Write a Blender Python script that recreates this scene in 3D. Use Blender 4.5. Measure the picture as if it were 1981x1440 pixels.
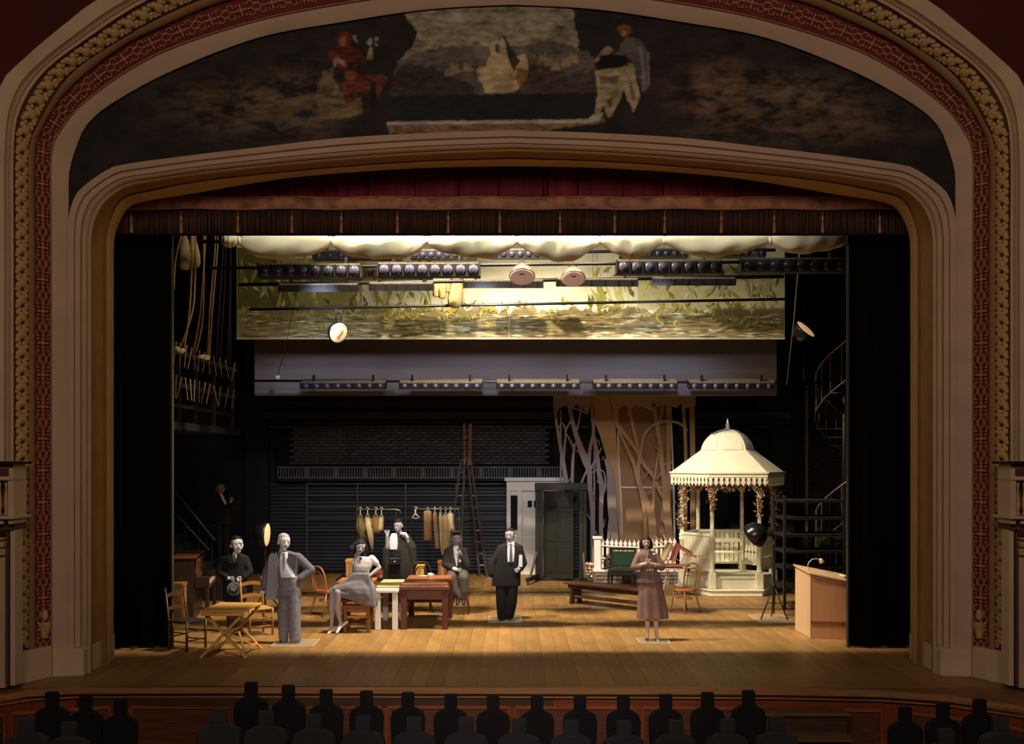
import bpy, bmesh, math, random
from mathutils import Vector, Matrix, Euler
random.seed(7)
for _o in list(bpy.data.objects): bpy.data.objects.remove(_o)
SC = bpy.context.scene
COL = SC.collection
PI = math.pi
# ------------------------------------------------------------------ camera
F, CX, HY, HC = 2100.0, 990.5, 890.0, 2.94      # focal length in px, centre column, eye-level row, eye height above the stage
cam = bpy.data.cameras.new('camera'); camo = bpy.data.objects.new('camera', cam); COL.objects.link(camo)
camo.location = (0, 0, HC); camo.rotation_euler = (PI/2, 0, 0)
cam.sensor_width = 36; cam.lens = 36*F/1981; cam.shift_y = (HY-720)/1981; cam.clip_end = 200
SC.camera = camo
# ------------------------------------------------------------------ world, lights, exposure
w = bpy.data.worlds.new('world'); SC.world = w; w.use_nodes = True
w.node_tree.nodes['Background'].inputs[0].default_value = (0.9, 0.72, 0.6, 1)
w.node_tree.nodes['Background'].inputs[1].default_value = 0.012
vs = SC.view_settings; vs.view_transform = 'Standard'; vs.look = 'None'; vs.gamma = 1; vs.use_curve_mapping = False
vs.exposure = 0.0
def aim(o, tgt): o.rotation_euler = (Vector(tgt)-o.location).to_track_quat('-Z', 'Y').to_euler()
def spot(loc, tgt, watts, col, deg=70, blend=.5, radius=.12):
    l = bpy.data.lights.new('key_fill_spot', 'SPOT'); l.energy = watts; l.color = col; l.spot_size = math.radians(deg); l.spot_blend = blend; l.shadow_soft_size = radius
    o = bpy.data.objects.new('key_fill_spot', l); COL.objects.link(o); o.location = loc; aim(o, tgt); return o
def area(loc, tgt, sx, sy, watts, col):
    l = bpy.data.lights.new('area_fill', 'AREA'); l.shape = 'RECTANGLE'; l.size = sx; l.size_y = sy; l.energy = watts; l.color = col
    o = bpy.data.objects.new('area_fill', l); COL.objects.link(o); o.location = loc; aim(o, tgt); return o
WARM = (1, .86, .64); NEUT = (1, .93, .86); COOL = (.62, .74, 1)
spot((-.6, 16.86, 10.2), (.3, 20.6, 1.0), 7000, WARM, 80, .7, .10)           # first electric, behind the valance
spot((-3.8, 16.95, 9.6), (3.2, 22.2, 1.2), 5200, WARM, 62, .7, .10)         # cross light to the pavilion
spot((3.0, 16.95, 9.6), (-4.0, 17.9, .4), 5200, WARM, 56, .8, .10)          # added cross fill to brighten the left group
area((-.1, 16.98, 7.15), (-.1, 21.5, 6.35), 8.5, .3, 105, (1, .93, .76))    # added linear fill behind the valance, brightening cloth and drop
for _x in (-3.4, -.5, 2.6): spot((_x, 18.8, 6.0), (_x*1.15, 26, 3.5), 520, COOL, 52, .9, .2)           # added cool fill without its own fixture, on grey border and back wall
area((0, 1.5, 8.0), (0, 17, 3.0), 9, 2, 500, (1, .79, .60))                 # added soft front fill from the auditorium, for arch and players
spot((0, -1, 7.5), (0, 18.8, .9), 3300, NEUT, 32, .8, .3)                   # added unseen front fill aimed at the players

# ------------------------------------------------------------------ helpers
def lin(c):
    r = []
    for x in c[:3]:
        x /= 255.0; r.append(x/12.92 if x <= .04045 else ((x+.055)/1.055)**2.4)
    return tuple(r)+(1,)
_M = {}
def M(name, rgb, rough=.6, metal=0.0, var=.14, scale=6.0, stretch=(1,1,1), bump=0.0, spec=.3, rnd=0.0, emit=0.0, coords='Object', trans=0.0, rgb2=None):
    if name in _M: return _M[name]
    m = bpy.data.materials.new(name); m.use_nodes = True; nt = m.node_tree; N = nt.nodes; L = nt.links
    b = N['Principled BSDF']; b.inputs['Roughness'].default_value = rough; b.inputs['Metallic'].default_value = metal
    b.inputs['Specular IOR Level'].default_value = spec
    if trans: b.inputs['Transmission Weight'].default_value = trans
    c = lin(rgb); c2 = lin(rgb2) if rgb2 else None
    tc = N.new('ShaderNodeTexCoord'); mp = N.new('ShaderNodeMapping'); mp.inputs['Scale'].default_value = stretch
    no = N.new('ShaderNodeTexNoise'); no.inputs['Scale'].default_value = scale; no.inputs['Detail'].default_value = 5
    L.new(tc.outputs[coords], mp.inputs[0]); L.new(mp.outputs[0], no.inputs['Vector'])
    cr = N.new('ShaderNodeValToRGB'); e = cr.color_ramp.elements
    e[0].position = .3; e[1].position = .72
    e[0].color = tuple(x*(1-var) for x in c[:3])+(1,); e[1].color = c2 or tuple(min(1, x*(1+var)) for x in c[:3])+(1,)
    L.new(no.outputs['Fac'], cr.inputs[0]); out = cr.outputs[0]
    if rnd:
        oi = N.new('ShaderNodeObjectInfo'); hs = N.new('ShaderNodeHueSaturation'); mr = N.new('ShaderNodeMapRange')
        mr.inputs[3].default_value = 1-rnd; mr.inputs[4].default_value = 1+rnd
        L.new(oi.outputs['Random'], mr.inputs[0]); L.new(mr.outputs[0], hs.inputs['Value']); L.new(out, hs.inputs['Color']); out = hs.outputs[0]
    L.new(out, b.inputs['Base Color'])
    if bump:
        bp = N.new('ShaderNodeBump'); bp.inputs['Strength'].default_value = bump; bp.inputs['Distance'].default_value = .02
        L.new(no.outputs['Fac'], bp.inputs['Height']); L.new(bp.outputs[0], b.inputs['Normal'])
    if emit:
        b.inputs['Emission Color'].default_value = c; b.inputs['Emission Strength'].default_value = emit
    _M[name] = m; return m
def wood(name, rgb, axis='x', rough=.5, var=.3, scale=5, rnd=0.0, spec=.35):
    st = {'x': (.7, 9, 9), 'y': (9, .7, 9), 'z': (9, 9, .7)}[axis]
    return M(name, rgb, rough, 0, var, scale, st, .08, spec, rnd)
def paint_mat(name, rough=.85, var=.3, scale=5.0):
    if name in _M: return _M[name]
    m = bpy.data.materials.new(name); m.use_nodes = True; N = m.node_tree.nodes; L = m.node_tree.links
    b = N['Principled BSDF']; b.inputs['Roughness'].default_value = rough; b.inputs['Specular IOR Level'].default_value = .15
    a = N.new('ShaderNodeAttribute'); a.attribute_name = 'Col'
    tc = N.new('ShaderNodeTexCoord'); no = N.new('ShaderNodeTexNoise'); no.inputs['Scale'].default_value = scale; no.inputs['Detail'].default_value = 8
    no.inputs['Roughness'].default_value = .65
    mr = N.new('ShaderNodeMapRange'); mr.inputs[1].default_value = .3; mr.inputs[2].default_value = .7; mr.inputs[3].default_value = 1-var; mr.inputs[4].default_value = 1+var
    hs = N.new('ShaderNodeHueSaturation')
    L.new(tc.outputs['Object'], no.inputs['Vector']); L.new(no.outputs['Fac'], mr.inputs[0]); L.new(mr.outputs[0], hs.inputs['Value'])
    L.new(a.outputs['Color'], hs.inputs['Color']); L.new(hs.outputs[0], b.inputs['Base Color'])
    _M[name] = m; return m

def P(px, py, d): return Vector(((px-CX)*d/F, d, HC-(py-HY)*d/F))
def DF(py, z=0.0): return (HC-z)*F/(py-HY)          # depth of a floor (or height z) point seen at row py
def FLR(px, py): return P(px, py, DF(py))
def XZ(px, py, d): v = P(px, py, d); return v.x, v.z

class MB:
    def __init__(s): s.v = []; s.f = []; s.c = []
    def add(s, vs, fs, col=None):
        o = len(s.v); s.v += [Vector(x) for x in vs]; s.f += [tuple(i+o for i in f) for f in fs]
        s.c += [col]*len(fs); return s
    def box(s, c, size, rot=None, col=None):
        x, y, z = (k/2 for k in size); c = Vector(c)
        vs = [Vector(p) for p in ((-x,-y,-z),(x,-y,-z),(x,y,-z),(-x,y,-z),(-x,-y,z),(x,-y,z),(x,y,z),(-x,y,z))]
        if rot is not None:
            R = rot if isinstance(rot, Matrix) else Euler(rot).to_matrix()
            vs = [R @ p for p in vs]
        return s.add([c+p for p in vs], [(0,3,2,1),(4,5,6,7),(0,1,5,4),(1,2,6,5),(2,3,7,6),(3,0,4,7)], col)
    def bb(s, x0, x1, y0, y1, z0, z1): return s.box(((x0+x1)/2,(y0+y1)/2,(z0+z1)/2), (abs(x1-x0),abs(y1-y0),abs(z1-z0)))
    def bar(s, p0, p1, w, h=None, up=(0,0,1)):
        p0 = Vector(p0); p1 = Vector(p1); h = h or w; t = (p1-p0).normalized(); u = Vector(up)
        if abs(t.dot(u)) > .98: u = Vector((0,1,0))
        a = t.cross(u).normalized()*w/2; b = a.cross(t).normalized()*h/2
        vs = [p0-a-b,p0+a-b,p0+a+b,p0-a+b,p1-a-b,p1+a-b,p1+a+b,p1-a+b]
        return s.add(vs, [(0,3,2,1),(4,5,6,7),(0,1,5,4),(1,2,6,5),(2,3,7,6),(3,0,4,7)])
    def tube(s, pts, r, seg=8, closed=False, flat=1.0):
        pts = [Vector(p) for p in pts]; n = len(pts); rr = r if isinstance(r, (list, tuple)) else [r]*n
        vs = []; prev = None
        for i, p in enumerate(pts):
            if closed: t = (pts[(i+1) % n]-pts[i-1])
            else: t = pts[min(i+1, n-1)]-pts[max(i-1, 0)]
            t.normalize()
            if prev is None:
                u = Vector((0,0,1)) if abs(t.z) < .9 else Vector((1,0,0))
                a = t.cross(u).normalized()
            else: a = (prev-t*prev.dot(t)).normalized()
            prev = a; b = t.cross(a)
            for k in range(seg):
                th = 2*PI*k/seg; o = (a*math.cos(th)+b*math.sin(th))*rr[i]
                if flat != 1.0: o.y *= flat
                vs.append(p+o)
        fs = []
        for i in range(n if closed else n-1):
            j = (i+1) % n
            for k in range(seg): fs.append((i*seg+k, i*seg+(k+1) % seg, j*seg+(k+1) % seg, j*seg+k))
        if not closed:
            fs.append(tuple(range(seg-1, -1, -1))); fs.append(tuple((n-1)*seg+k for k in range(seg)))
        return s.add(vs, fs)
    def lathe(s, prof, seg=16, o=(0,0,0), R=None, a0=0.0):
        o = Vector(o); vs = []; n = len(prof)
        for r, z in prof:
            for k in range(seg):
                th = a0+2*PI*k/seg; p = Vector((r*math.cos(th), r*math.sin(th), z)); vs.append(o+(R @ p if R else p))
        fs = [(i*seg+k, i*seg+(k+1) % seg, (i+1)*seg+(k+1) % seg, (i+1)*seg+k) for i in range(n-1) for k in range(seg)]
        fs.append(tuple(range(seg-1, -1, -1))); fs.append(tuple((n-1)*seg+k for k in range(seg)))
        return s.add(vs, fs)
    def prism(s, pts, th, col=None):
        pts = [Vector(p) for p in pts]; th = Vector(th); n = len(pts)
        fs = [tuple(range(n)), tuple(range(2*n-1, n-1, -1))]+[(i, i+n, (i+1) % n+n, (i+1) % n) for i in range(n)]
        return s.add(pts+[p+th for p in pts], fs, col)
    def ell(s, c, r, seg=12, rings=8, R=None):
        c = Vector(c); r = (r, r, r) if not isinstance(r, (tuple, list)) else r; vs = []; fs = []
        for i in range(1, rings):
            ph = PI*i/rings
            for k in range(seg):
                th = 2*PI*k/seg; p = Vector((r[0]*math.sin(ph)*math.cos(th), r[1]*math.sin(ph)*math.sin(th), r[2]*math.cos(ph)))
                vs.append(c+(R @ p if R else p))
        q = Vector((0,0,r[2])); q = R @ q if R else q
        vs += [c+q, c-q]; T = len(vs)-2; B = T+1
        for i in range(rings-2):
            for k in range(seg): fs.append((i*seg+k, (i+1)*seg+k, (i+1)*seg+(k+1) % seg, i*seg+(k+1) % seg))
        for k in range(seg):
            fs.append((T, k, (k+1) % seg)); fs.append((B, (rings-2)*seg+(k+1) % seg, (rings-2)*seg+k))
        return s.add(vs, fs)
    def build(s, name, mat, parent=None, smooth=False, bev=0.0, world=True, origin=None, kind=None, label=None):
        off = Vector((0,0,0)); q = parent
        if world:
            while q is not None: off = off+q.location; q = q.parent
        if origin is not None: off = off+Vector(origin)
        me = bpy.data.meshes.new(name)
        me.from_pydata([tuple(p-off) for p in s.v], [], s.f)
        bm = bmesh.new(); bm.from_mesh(me)
        if any(c is not None for c in s.c):
            lay = bm.loops.layers.float_color.new('Col')
            for f, c in zip(bm.faces, s.c):
                for l in f.loops: l[lay] = c or (.5,.5,.5,1)
        else: bmesh.ops.recalc_face_normals(bm, faces=bm.faces)
        if bev:
            es = [e for e in bm.edges if len(e.link_faces) == 2 and e.calc_face_angle(0) > .6]
            bmesh.ops.bevel(bm, geom=es, offset=bev, segments=1, affect='EDGES', profile=.5, clamp_overlap=True)
        bm.to_mesh(me); bm.free()
        if smooth:
            me.shade_smooth()
            if smooth is not True: me.set_sharp_from_angle(angle=math.radians(smooth))
        me.materials.append(mat)
        o = bpy.data.objects.new(name, me); COL.objects.link(o)
        if parent is not None: o.parent = parent
        if origin is not None: o.location = origin
        if kind: o['kind'] = kind
        if label: o['label'] = label
        return o
def thing(name, label, cat, loc=(0,0,0), rotz=0.0, group=None):
    o = bpy.data.objects.new(name, None); COL.objects.link(o); o.empty_display_size = .1
    o.location = loc; o.rotation_euler = (0, 0, rotz); o['label'] = label; o['category'] = cat
    if group: o['group'] = group
    return o
def tag(o, label, cat, group=None):
    o['label'] = label; o['category'] = cat
    if group: o['group'] = group
    return o
def dup_tree(o, parent=None):
    c = o.copy(); COL.objects.link(c)
    if parent is not None: c.parent = parent
    for ch in list(o.children): dup_tree(ch, c)
    return c
def inst(src, loc, parent=None, rot=(0,0,0), scale=(1,1,1)):
    c = src.copy(); COL.objects.link(c); c.location = loc; c.rotation_euler = rot; c.scale = scale
    if parent is not None: c.parent = parent
    return c
def lerp(a, b, t): return a+(b-a)*t
ORD = ['first','second','third','fourth','fifth','sixth','seventh','eighth','ninth','tenth','eleventh','twelfth','thirteenth','fourteenth','fifteenth','sixteenth','seventeenth','eighteenth','nineteenth','twentieth']

# ------------------------------------------------------------------ common materials
CREAM = M('cream_plaster', (198,172,142), .7, var=.08, scale=3, bump=.05)
PINKC = M('pink_cream_plaster', (190,158,134), .7, var=.08, scale=2, bump=.05)
GOLDC = M('ochre_gilt_plaster', (150,112,60), .55, var=.16, scale=4)
GOLDD = M('dark_gilt_plaster', (140,92,34), .5, var=.18, scale=4)
OXRED = M('oxblood_paint', (110,38,30), .75, var=.2, scale=5)
LINER = M('russet_line_paint', (120,70,48), .8, var=.1)
GILT = M('old_gilt_relief', (188,150,98), .6, var=.18, scale=18, bump=.2)
ROSEG = M('rose_gilt_relief', (170,118,88), .6, var=.18, scale=18, bump=.2)
BLACK = M('black_paint', (20,17,17), .75, var=.25, scale=5)
BLKM = M('black_metal', (22,20,20), .42, var=.2, scale=12, spec=.4)
BLKV = M('black_velour', (13,12,12), .95, var=.25, scale=2, stretch=(6,6,.4), spec=.05)
WHITEP = M('white_stage_paint', (232,226,198), .6, var=.05, scale=6)
# ================================================================== THE SETTING
def struct(o): o['kind'] = 'structure'; return o
STAGEW = M('stage_black_wall', (30,26,27), .85, var=.3, scale=1.5)
FLOORW = M('stage_floor_wood', (146,110,64), .46, 0, .30, 1.6, (2.2,.8,1), .02, .25, .13)
fl = struct(MB().bb(-9.2, 9.2, 14.02, 28.4, -.25, -.03).build('floor', M('stage_underfloor', (70,46,26), .8)))
bw, gap = .225, .0025
protos = {}
for i in range(64):
    x0 = -7.2+i*bw; y = 14.04
    first = True
    while y < 28.3:
        ln = (1.3+1.9*((i*7) % 5)/4) if first else 3.6
        first = False
        y1 = min(28.35, y+ln); ln = round(y1-y, 3)
        if ln not in protos:
            o = MB().bb(0, bw-gap, 0, ln-gap, -.03, 0).build('plank', FLOORW, None, bev=.0015, world=False); o.parent = fl; o.location = (x0, y, 0); protos[ln] = o
        else: inst(protos[ln], (x0, y, 0), fl)
        y = y1
# apron edge, front and steps
lip_px = [(-160,1398),(-60,1362),(0,1346),(60,1336),(150,1331),(400,1330),(990,1331),(1500,1333),(1700,1337),(1830,1346),(1981,1368),(2080,1395),(2140,1420)]
def apron_depth(px):
    for (a, b), (c, d) in zip(lip_px, lip_px[1:]):
        if a <= px <= c: return DF(lerp(b, d, (px-a)/(c-a)))
    return DF(lip_px[-1][1])
LIP = [FLR(a, b) for a, b in lip_px]
apw = wood('apron_oak', (96,62,36), 'x', .5, .3, 3)
m = MB(); m.prism([p+Vector((0,0,-.12)) for p in LIP]+[Vector((9.2,15.9,-.12)), Vector((-9.2,15.9,-.12))], (0,0,.115))
struct(m.build('floor_apron', wood('apron_floor_wood', (120,82,42), 'y', .5, .28, 3)))
m = MB(); n = len(LIP); prof = [(-.06,0),(-.09,-.02),(-.09,-.06),(-.05,-.09),(-.02,-.10),(-.02,-.13),(.06,-.13),(.06,0)]
vs = []
for p in LIP: vs += [p+Vector((0,a,b)) for a, b in prof]
k = len(prof)
m.add(vs, [(i*k+j, i*k+(j+1) % k, (i+1)*k+(j+1) % k, (i+1)*k+j) for i in range(n-1) for j in range(k)])
struct(m.build('trim_1', wood('apron_lip_wood', (150,104,66), 'x', .4, .2, 3), smooth=35))
m = MB(); vs = []
for p in LIP: vs += [p+Vector((0,.03,-.12)), p+Vector((0,.03,-1.05)), p+Vector((0,.13,-1.05)), p+Vector((0,.13,-.12))]
m.add(vs, [(i*4+j, i*4+(j+1) % 4, (i+1)*4+(j+1) % 4, (i+1)*4+j) for i in range(n-1) for j in range(4)])
aw = struct(m.build('wall_apron', wood('apron_red_wood', (120,54,30), 'x', .45, .25, 3)))
pm = wood('apron_panel_wood', (92,50,32), 'x', .5, .3, 4); fm = wood('apron_moulding_wood', (140,74,42), 'x', .4, .2, 4)
for a, b in [(-90,8),(22,212),(253,470),(520,738),(748,985),(997,1228),(1243,1450),(1612,1706),(1742,1892),(1912,2040)]:
    A = P(a, 0, apron_depth(a)); B = P(b, 0, apron_depth(b)); z0, z1 = -.26, -.82
    fr = MB()
    def q(t, z, out): return Vector((lerp(A.x, B.x, t), lerp(A.y, B.y, t)+.03-out, z))
    for t0, t1, za, zb in ((0,1,z0,z0),(0,1,z1,z1),(0,0,z0,z1),(1,1,z0,z1)): fr.bar(q(t0,za,.012), q(t1,zb,.012), .03, .045)
    fr.build('panel_moulding', fm, aw, bev=.006)
    MB().prism([q(.03,z0-.03,.006), q(.97,z0-.03,.006), q(.97,z1+.03,.006), q(.03,z1+.03,.006)], (0,.012,0)).build('panel', pm, aw)
st = thing('stage_steps', 'short flight of dark wooden steps against the right part of the stage front', 'steps', (3.5, 13.2, -1.0))
for i, (x0, x1, zt, dp) in enumerate([(1468,1640,-.22,.35),(1515,1632,-.46,.66),(1535,1628,-.70,.98)]):
    d1 = 13.62; MB().bb((x0-CX)*d1/F, (x1-CX)*d1/F, 13.86-dp, 13.86, zt-.04, zt).build('tread', wood('step_wood', (104,78,46), 'x', .5, .3, 4), st, bev=.006)
    MB().bb((x0-CX)*d1/F+.03, (x1-CX)*d1/F-.03, 13.9-dp, 13.86, -1.0, zt-.04).build('riser', wood('step_riser_wood', (66,44,30), 'x', .6, .3, 4), st)
struct(MB().bb(-11, 11, -3, 14.1, -1.15, -1.0).build('floor_orchestra', M('orchestra_carpet', (46,18,18), .95, var=.2, scale=20)))
# stage house
wbk = struct(MB().bb(-9.3, 9.3, 28.4, 28.6, -.1, 11).build('wall_back', STAGEW))
struct(MB().bb(-9.4, -9.2, 16.6, 28.6, -.1, 11).build('wall_left', STAGEW))
struct(MB().bb(9.2, 9.4, 16.6, 28.6, -.1, 11).build('wall_right', STAGEW))
struct(MB().bb(-9.4, 9.4, 14.3, 28.6, 11, 11.2).build('ceiling', STAGEW))
m = MB(); m.bb(-9.3, 9.3, 16.62, 16.8, 6.95, 11); m.bb(-9.3, -6.3, 16.62, 16.8, -.1, 6.95); m.bb(6.3, 9.3, 16.62, 16.8, -.1, 6.95)
struct(m.build('wall_front', STAGEW))

# ---- back wall details
BRK = M('black_painted_brick', (72,70,76), .7, var=.3, scale=14, bump=.2, rnd=.3)
MB().bb(-6.2, 1.1, 28.36, 28.4, 2.3, 4.2).build('mortar_bed', M('black_mortar', (18,17,19), .95), wbk)
bl, bh = .2, .064; spots_ = []
for r in range(22):
    z = 2.86+r*.078
    if z > 3.75: break
    for c in range(36):
        x = -5.7+c*.212+(.106 if r % 2 else 0)
        if x+bl/2 < 1.05: spots_.append((x, z))
spots_.sort(key=lambda s: abs(s[0]+.9))
bp = None
for x, z in spots_[:300]:
    if bp is None:
        bp = MB().bb(-bl/2, bl/2, -.03, .03, -bh/2, bh/2).build('brick', BRK, None, bev=.006, world=False); bp.parent = wbk; bp.location = (x, 28.345, z)
    else: inst(bp, (x, 28.345+random.uniform(-.006,.006), z), wbk)
m = MB()
for x, z in spots_[300:]: m.box((x, 28.35+random.uniform(-.006,.006), z), (bl, .06, bh))
m.build('bricks', BRK, wbk, kind='stuff')
m = MB()
for r in range(40):
    for c in range(10):
        x = 7.78+c*.212+(.106 if r % 2 else 0); m.box((x, 28.34, .2+r*.078), (bl, .06, bh))
m.build('bricks', M('black_brick_right', (58,50,44), .7, var=.3, scale=14, bump=.2), wbk, kind='stuff')
BEAM = M('beam_grey_paint', (60,60,66), .7, var=.2, scale=2)
for y0, y1, dd in ((774,791,28.2),(797,811,28.0),(815,819,28.05),(822,829,28.15)):
    MB().bb(-6.3, 2.0, dd, 28.39, P(0,y1,28).z, P(0,y0,28).z).build('beam', BEAM, wbk, bev=.01)
    MB().bb(4.6, 7.2, dd, 28.39, P(0,y1,28).z, P(0,y0,28).z).build('beam', BEAM, wbk, bev=.01)
# catwalk balustrade along the back wall
cr = thing('catwalk_railing', 'long dark balustrade with close upright bars along the back brick wall', 'railing', (-2.5, 28.0, 2.5))
RAILM = M('grey_painted_rail', (92,88,86), .6, var=.15)
zt, zb, xl, xr = P(0,903,28).z, P(0,926,28).z, P(538,0,28).x, P(1092,0,28).x
MB().bb(xl, xr, 27.97, 28.03, zt-.035, zt).build('top_rail', RAILM, cr); MB().bb(xl, xr, 27.97, 28.03, zb, zb+.03).build('bottom_rail', RAILM, cr)
MB().bb(xl, xr, 28.0, 28.38, zb-.07, zb-.01).build('walkway', BLACK, cr)
bal = None; x = xl; i = 0
while x < xr:
    wd = .03 if i % 11 else .07
    if bal is None:
        bal = MB().bb(-.015, .015, -.015, .015, 0, zt-zb-.06).build('baluster', RAILM, None, world=False); bal.parent = cr; bal.location = Vector((x, 28.0, zb+.03))-cr.location
    else: inst(bal, Vector((x, 28.0, zb+.03))-cr.location, cr, scale=(wd/.03, 1, 1))
    x += .068; i += 1
SID = M('dark_siding', (25,22,24), .55, var=.25, scale=3, stretch=(1,1,8), spec=.4)
for i in range(26):
    z = .08+i*.092
    if z > 2.3: break
    MB().box((-2.3, 28.36, z), (8.4, .03, .07), (math.radians(-14),0,0)).build('slat', SID, wbk)
sc = thing('pipe_rack', 'dark frame of thin horizontal pipes standing before the back wall', 'rack', (-2.3, 28.1, 0))
for z in (2.32, 2.02, 1.72, 1.42, 1.12): MB().tube([(-5.3,28.1,z),(-.1,28.1,z)], .016, 6).build('rail', RAILM, sc)
for x in (-5.3,-4.0,-2.75,-1.45,-.1): MB().bb(x-.015, x+.015, 28.09, 28.12, 0, 2.34).build('upright', RAILM, sc)
for xx in (-6.62, 5.95, 7.0): MB().bb(xx-.3, xx+.3, 28.1, 28.39, 0, 7).build('pilaster', STAGEW, wbk)
o = MB().tube([P(1561,745,28.1), P(1561,1108,28.1)], .045, 8).build('wall_pipe', M('pale_pipe', (120,112,100), .5, var=.3, scale=9), None, True, origin=(7.6,28.1,0)); tag(o, 'pale vertical pipe on the back wall beside the dark brickwork', 'pipe')

# ================================================================== PROSCENIUM
def crom(pts, k=10):
    out = []; n = len(pts)
    for i in range(n-1):
        p0 = pts[max(i-1,0)]; p1 = pts[i]; p2 = pts[i+1]; p3 = pts[min(i+2,n-1)]
        for j in range(k):
            t = j/k
            out.append(tuple(.5*((2*b)+(-a+c)*t+(2*a-5*b+4*c-d)*t*t+(-a+3*b-3*c+d)*t**3) for a, b, c, d in zip(p0, p1, p2, p3)))
    out.append(pts[-1]); return out
def resample(pts, n):
    L = [0]
    for a, b in zip(pts, pts[1:]): L.append(L[-1]+math.hypot(b[0]-a[0], b[1]-a[1]))
    out = []; j = 0
    for i in range(n):
        t = L[-1]*i/(n-1)
        while j < len(L)-2 and L[j+1] < t: j += 1
        u = (t-L[j])/max(1e-9, L[j+1]-L[j]); out.append((lerp(pts[j][0], pts[j+1][0], u), lerp(pts[j][1], pts[j+1][1], u)))
    return out
NS, NA = 10, 56
class Crv:
    def __init__(s, side, pts, raw=None): s.side = side; s.arch = raw or resample(crom(pts), NA)
    def mix(s, o, t): return Crv(lerp(s.side, o.side, t), None, [(lerp(a[0],b[0],t), lerp(a[1],b[1],t)) for a, b in zip(s.arch, o.arch)])
    def pts(s, d, side=True):
        r = []
        if side:
            yb = HY+HC*F/d
            r = [P(lerp(s.side, s.arch[0][0], i/NS), lerp(yb, s.arch[0][1], i/NS), d) for i in range(NS)]
        return r+[P(a, b, d) for a, b in s.arch]
A0 = Crv(220, [(220,480),(223,453),(236,420),(256,397),(300,386),(361,377),(483,356),(604,340),(806,326),(990.5,322)])
A1 = Crv(207, [(206,475),(208,448),(222,408),(243,383),(300,369),(402,350),(604,329),(806,314),(990.5,308)])
A2 = Crv(176, [(176,470),(182,430),(200,395),(240,364),(300,351),(402,336),(604,315),(806,300),(990.5,293)])
A3 = Crv(160, [(160,466),(166,420),(187,383),(235,350),(300,339),(402,324),(604,303),(806,288),(990.5,281)])
A4 = Crv(133, [(132,455),(134,413),(147,376),(167,356),(200,333),(230,320),(333,305),(500,285),(660,267),(830,257),(990.5,252)])
B0 = Crv(133, [(132,452),(133,390),(134,333),(147,287),(167,243),(217,200),(333,137),(500,73),(660,43),(830,18),(990.5,9)])
B1 = Crv(98, [(97,440),(97,300),(110,260),(150,207),(233,143),(333,90),(500,37),(660,5),(830,-17),(990.5,-25)])
B2 = Crv(69, [(68,440),(68,300),(83,247),(133,173),(233,93),(333,43),(433,3),(600,-35),(830,-62),(990.5,-70)])
B3 = Crv(56, [(55,440),(55,300),(67,253),(133,147),(233,77),(333,23),(433,-15),(600,-55),(830,-82),(990.5,-90)])
B4 = Crv(27, [(27,440),(27,300),(37,220),(83,143),(167,77),(283,3),(433,-58),(600,-98),(830,-128),(990.5,-136)])
B5 = Crv(-18, [(-16,440),(-14,280),(0,167),(50,110),(133,40),(187,0),(300,-60),(433,-110),(600,-150),(830,-180),(990.5,-190)])
B6 = Crv(-500, [(-500,440),(-500,200),(-480,-100),(-300,-300),(0,-480),(433,-600),(700,-620),(830,-620),(990.5,-620)])
pro = thing('proscenium_arch', 'broad cream and gilt moulded proscenium arch framing the whole stage', 'arch', (0, 14.8, 0))
del pro['category']; del pro['label']; pro['kind'] = 'structure'; pro.name = 'trim_2'
def loft(rows, name, mat, parent=pro, side=True, smooth=45):
    m = MB(); K = [c.pts(d, side) for c, d in rows]; n = len(K[0]); vs = []; fs = []
    for mir in (1, -1):
        o = len(vs)
        for r in K: vs += [Vector((p.x*mir, p.y, p.z)) for p in r]
        for a in range(len(K)-1):
            for i in range(n-1): fs.append((o+a*n+i, o+a*n+i+1, o+(a+1)*n+i+1, o+(a+1)*n+i))
    m.add(vs, fs); return m.build(name, mat, parent, smooth=smooth)
def band(c0, d0, c1, d1, prof): return [(c0.mix(c1, t), lerp(d0, d1, t)-h) for t, h in prof]
loft(band(A0,16.05,A1,15.55,[(0,-.5),(0,0),(.3,.05),(.6,.06),(1,0)]), 'inner_cove', M('stage_lit_cream', (196,164,112), .6, var=.1, scale=2))
loft(band(A1,15.55,A2,15.0,[(0,0),(.06,.02),(.12,-.03),(.5,-.12),(.9,-.05),(.94,.03),(1,.03)]), 'gilt_cove', GOLDC)
loft(band(A2,15.0,A3,14.85,[(0,.03),(.15,.05),(.3,.05),(.4,.01),(.6,.01),(.75,.05),(1,.04)]), 'bead_moulding', CREAM)
loft(band(A3,14.85,A4,14.8,[(0,.04),(.1,.0),(.55,.0),(.6,.025),(1,.03)]), 'inner_fascia', PINKC)
loft(band(B0,14.8,B1,14.72,[(0,-.06),(0,.03),(.06,.04),(.9,.04),(.95,.07),(1,.07),(1,.0)]), 'cream_fascia', PINKC)
loft(band(B1,14.72,B2,14.56,[(0,0),(.02,-.03),(.98,-.03),(1,.0)]), 'red_frieze', OXRED)
loft(band(B2,14.56,B3,14.45,[(0,.0),(.05,.05),(.5,.07),(.95,.05),(1,0)]), 'plain_moulding', M('tan_plaster', (150,112,74), .7, var=.1, scale=3))
loft(band(B3,14.45,B4,14.2,[(0,0),(.02,-.04),(.98,-.04),(1,0)]), 'leaf_frieze_ground', M('brown_frieze_ground', (96,62,34), .75, var=.2, scale=6))
loft(band(B4,14.2,B5,14.0,[(0,.0),(.04,.05),(.12,.05),(.16,.01),(.28,.01),(.32,.04),(.4,.04),(.44,.07),(1,.07),(1,0)]), 'outer_fascia', CREAM)
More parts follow.
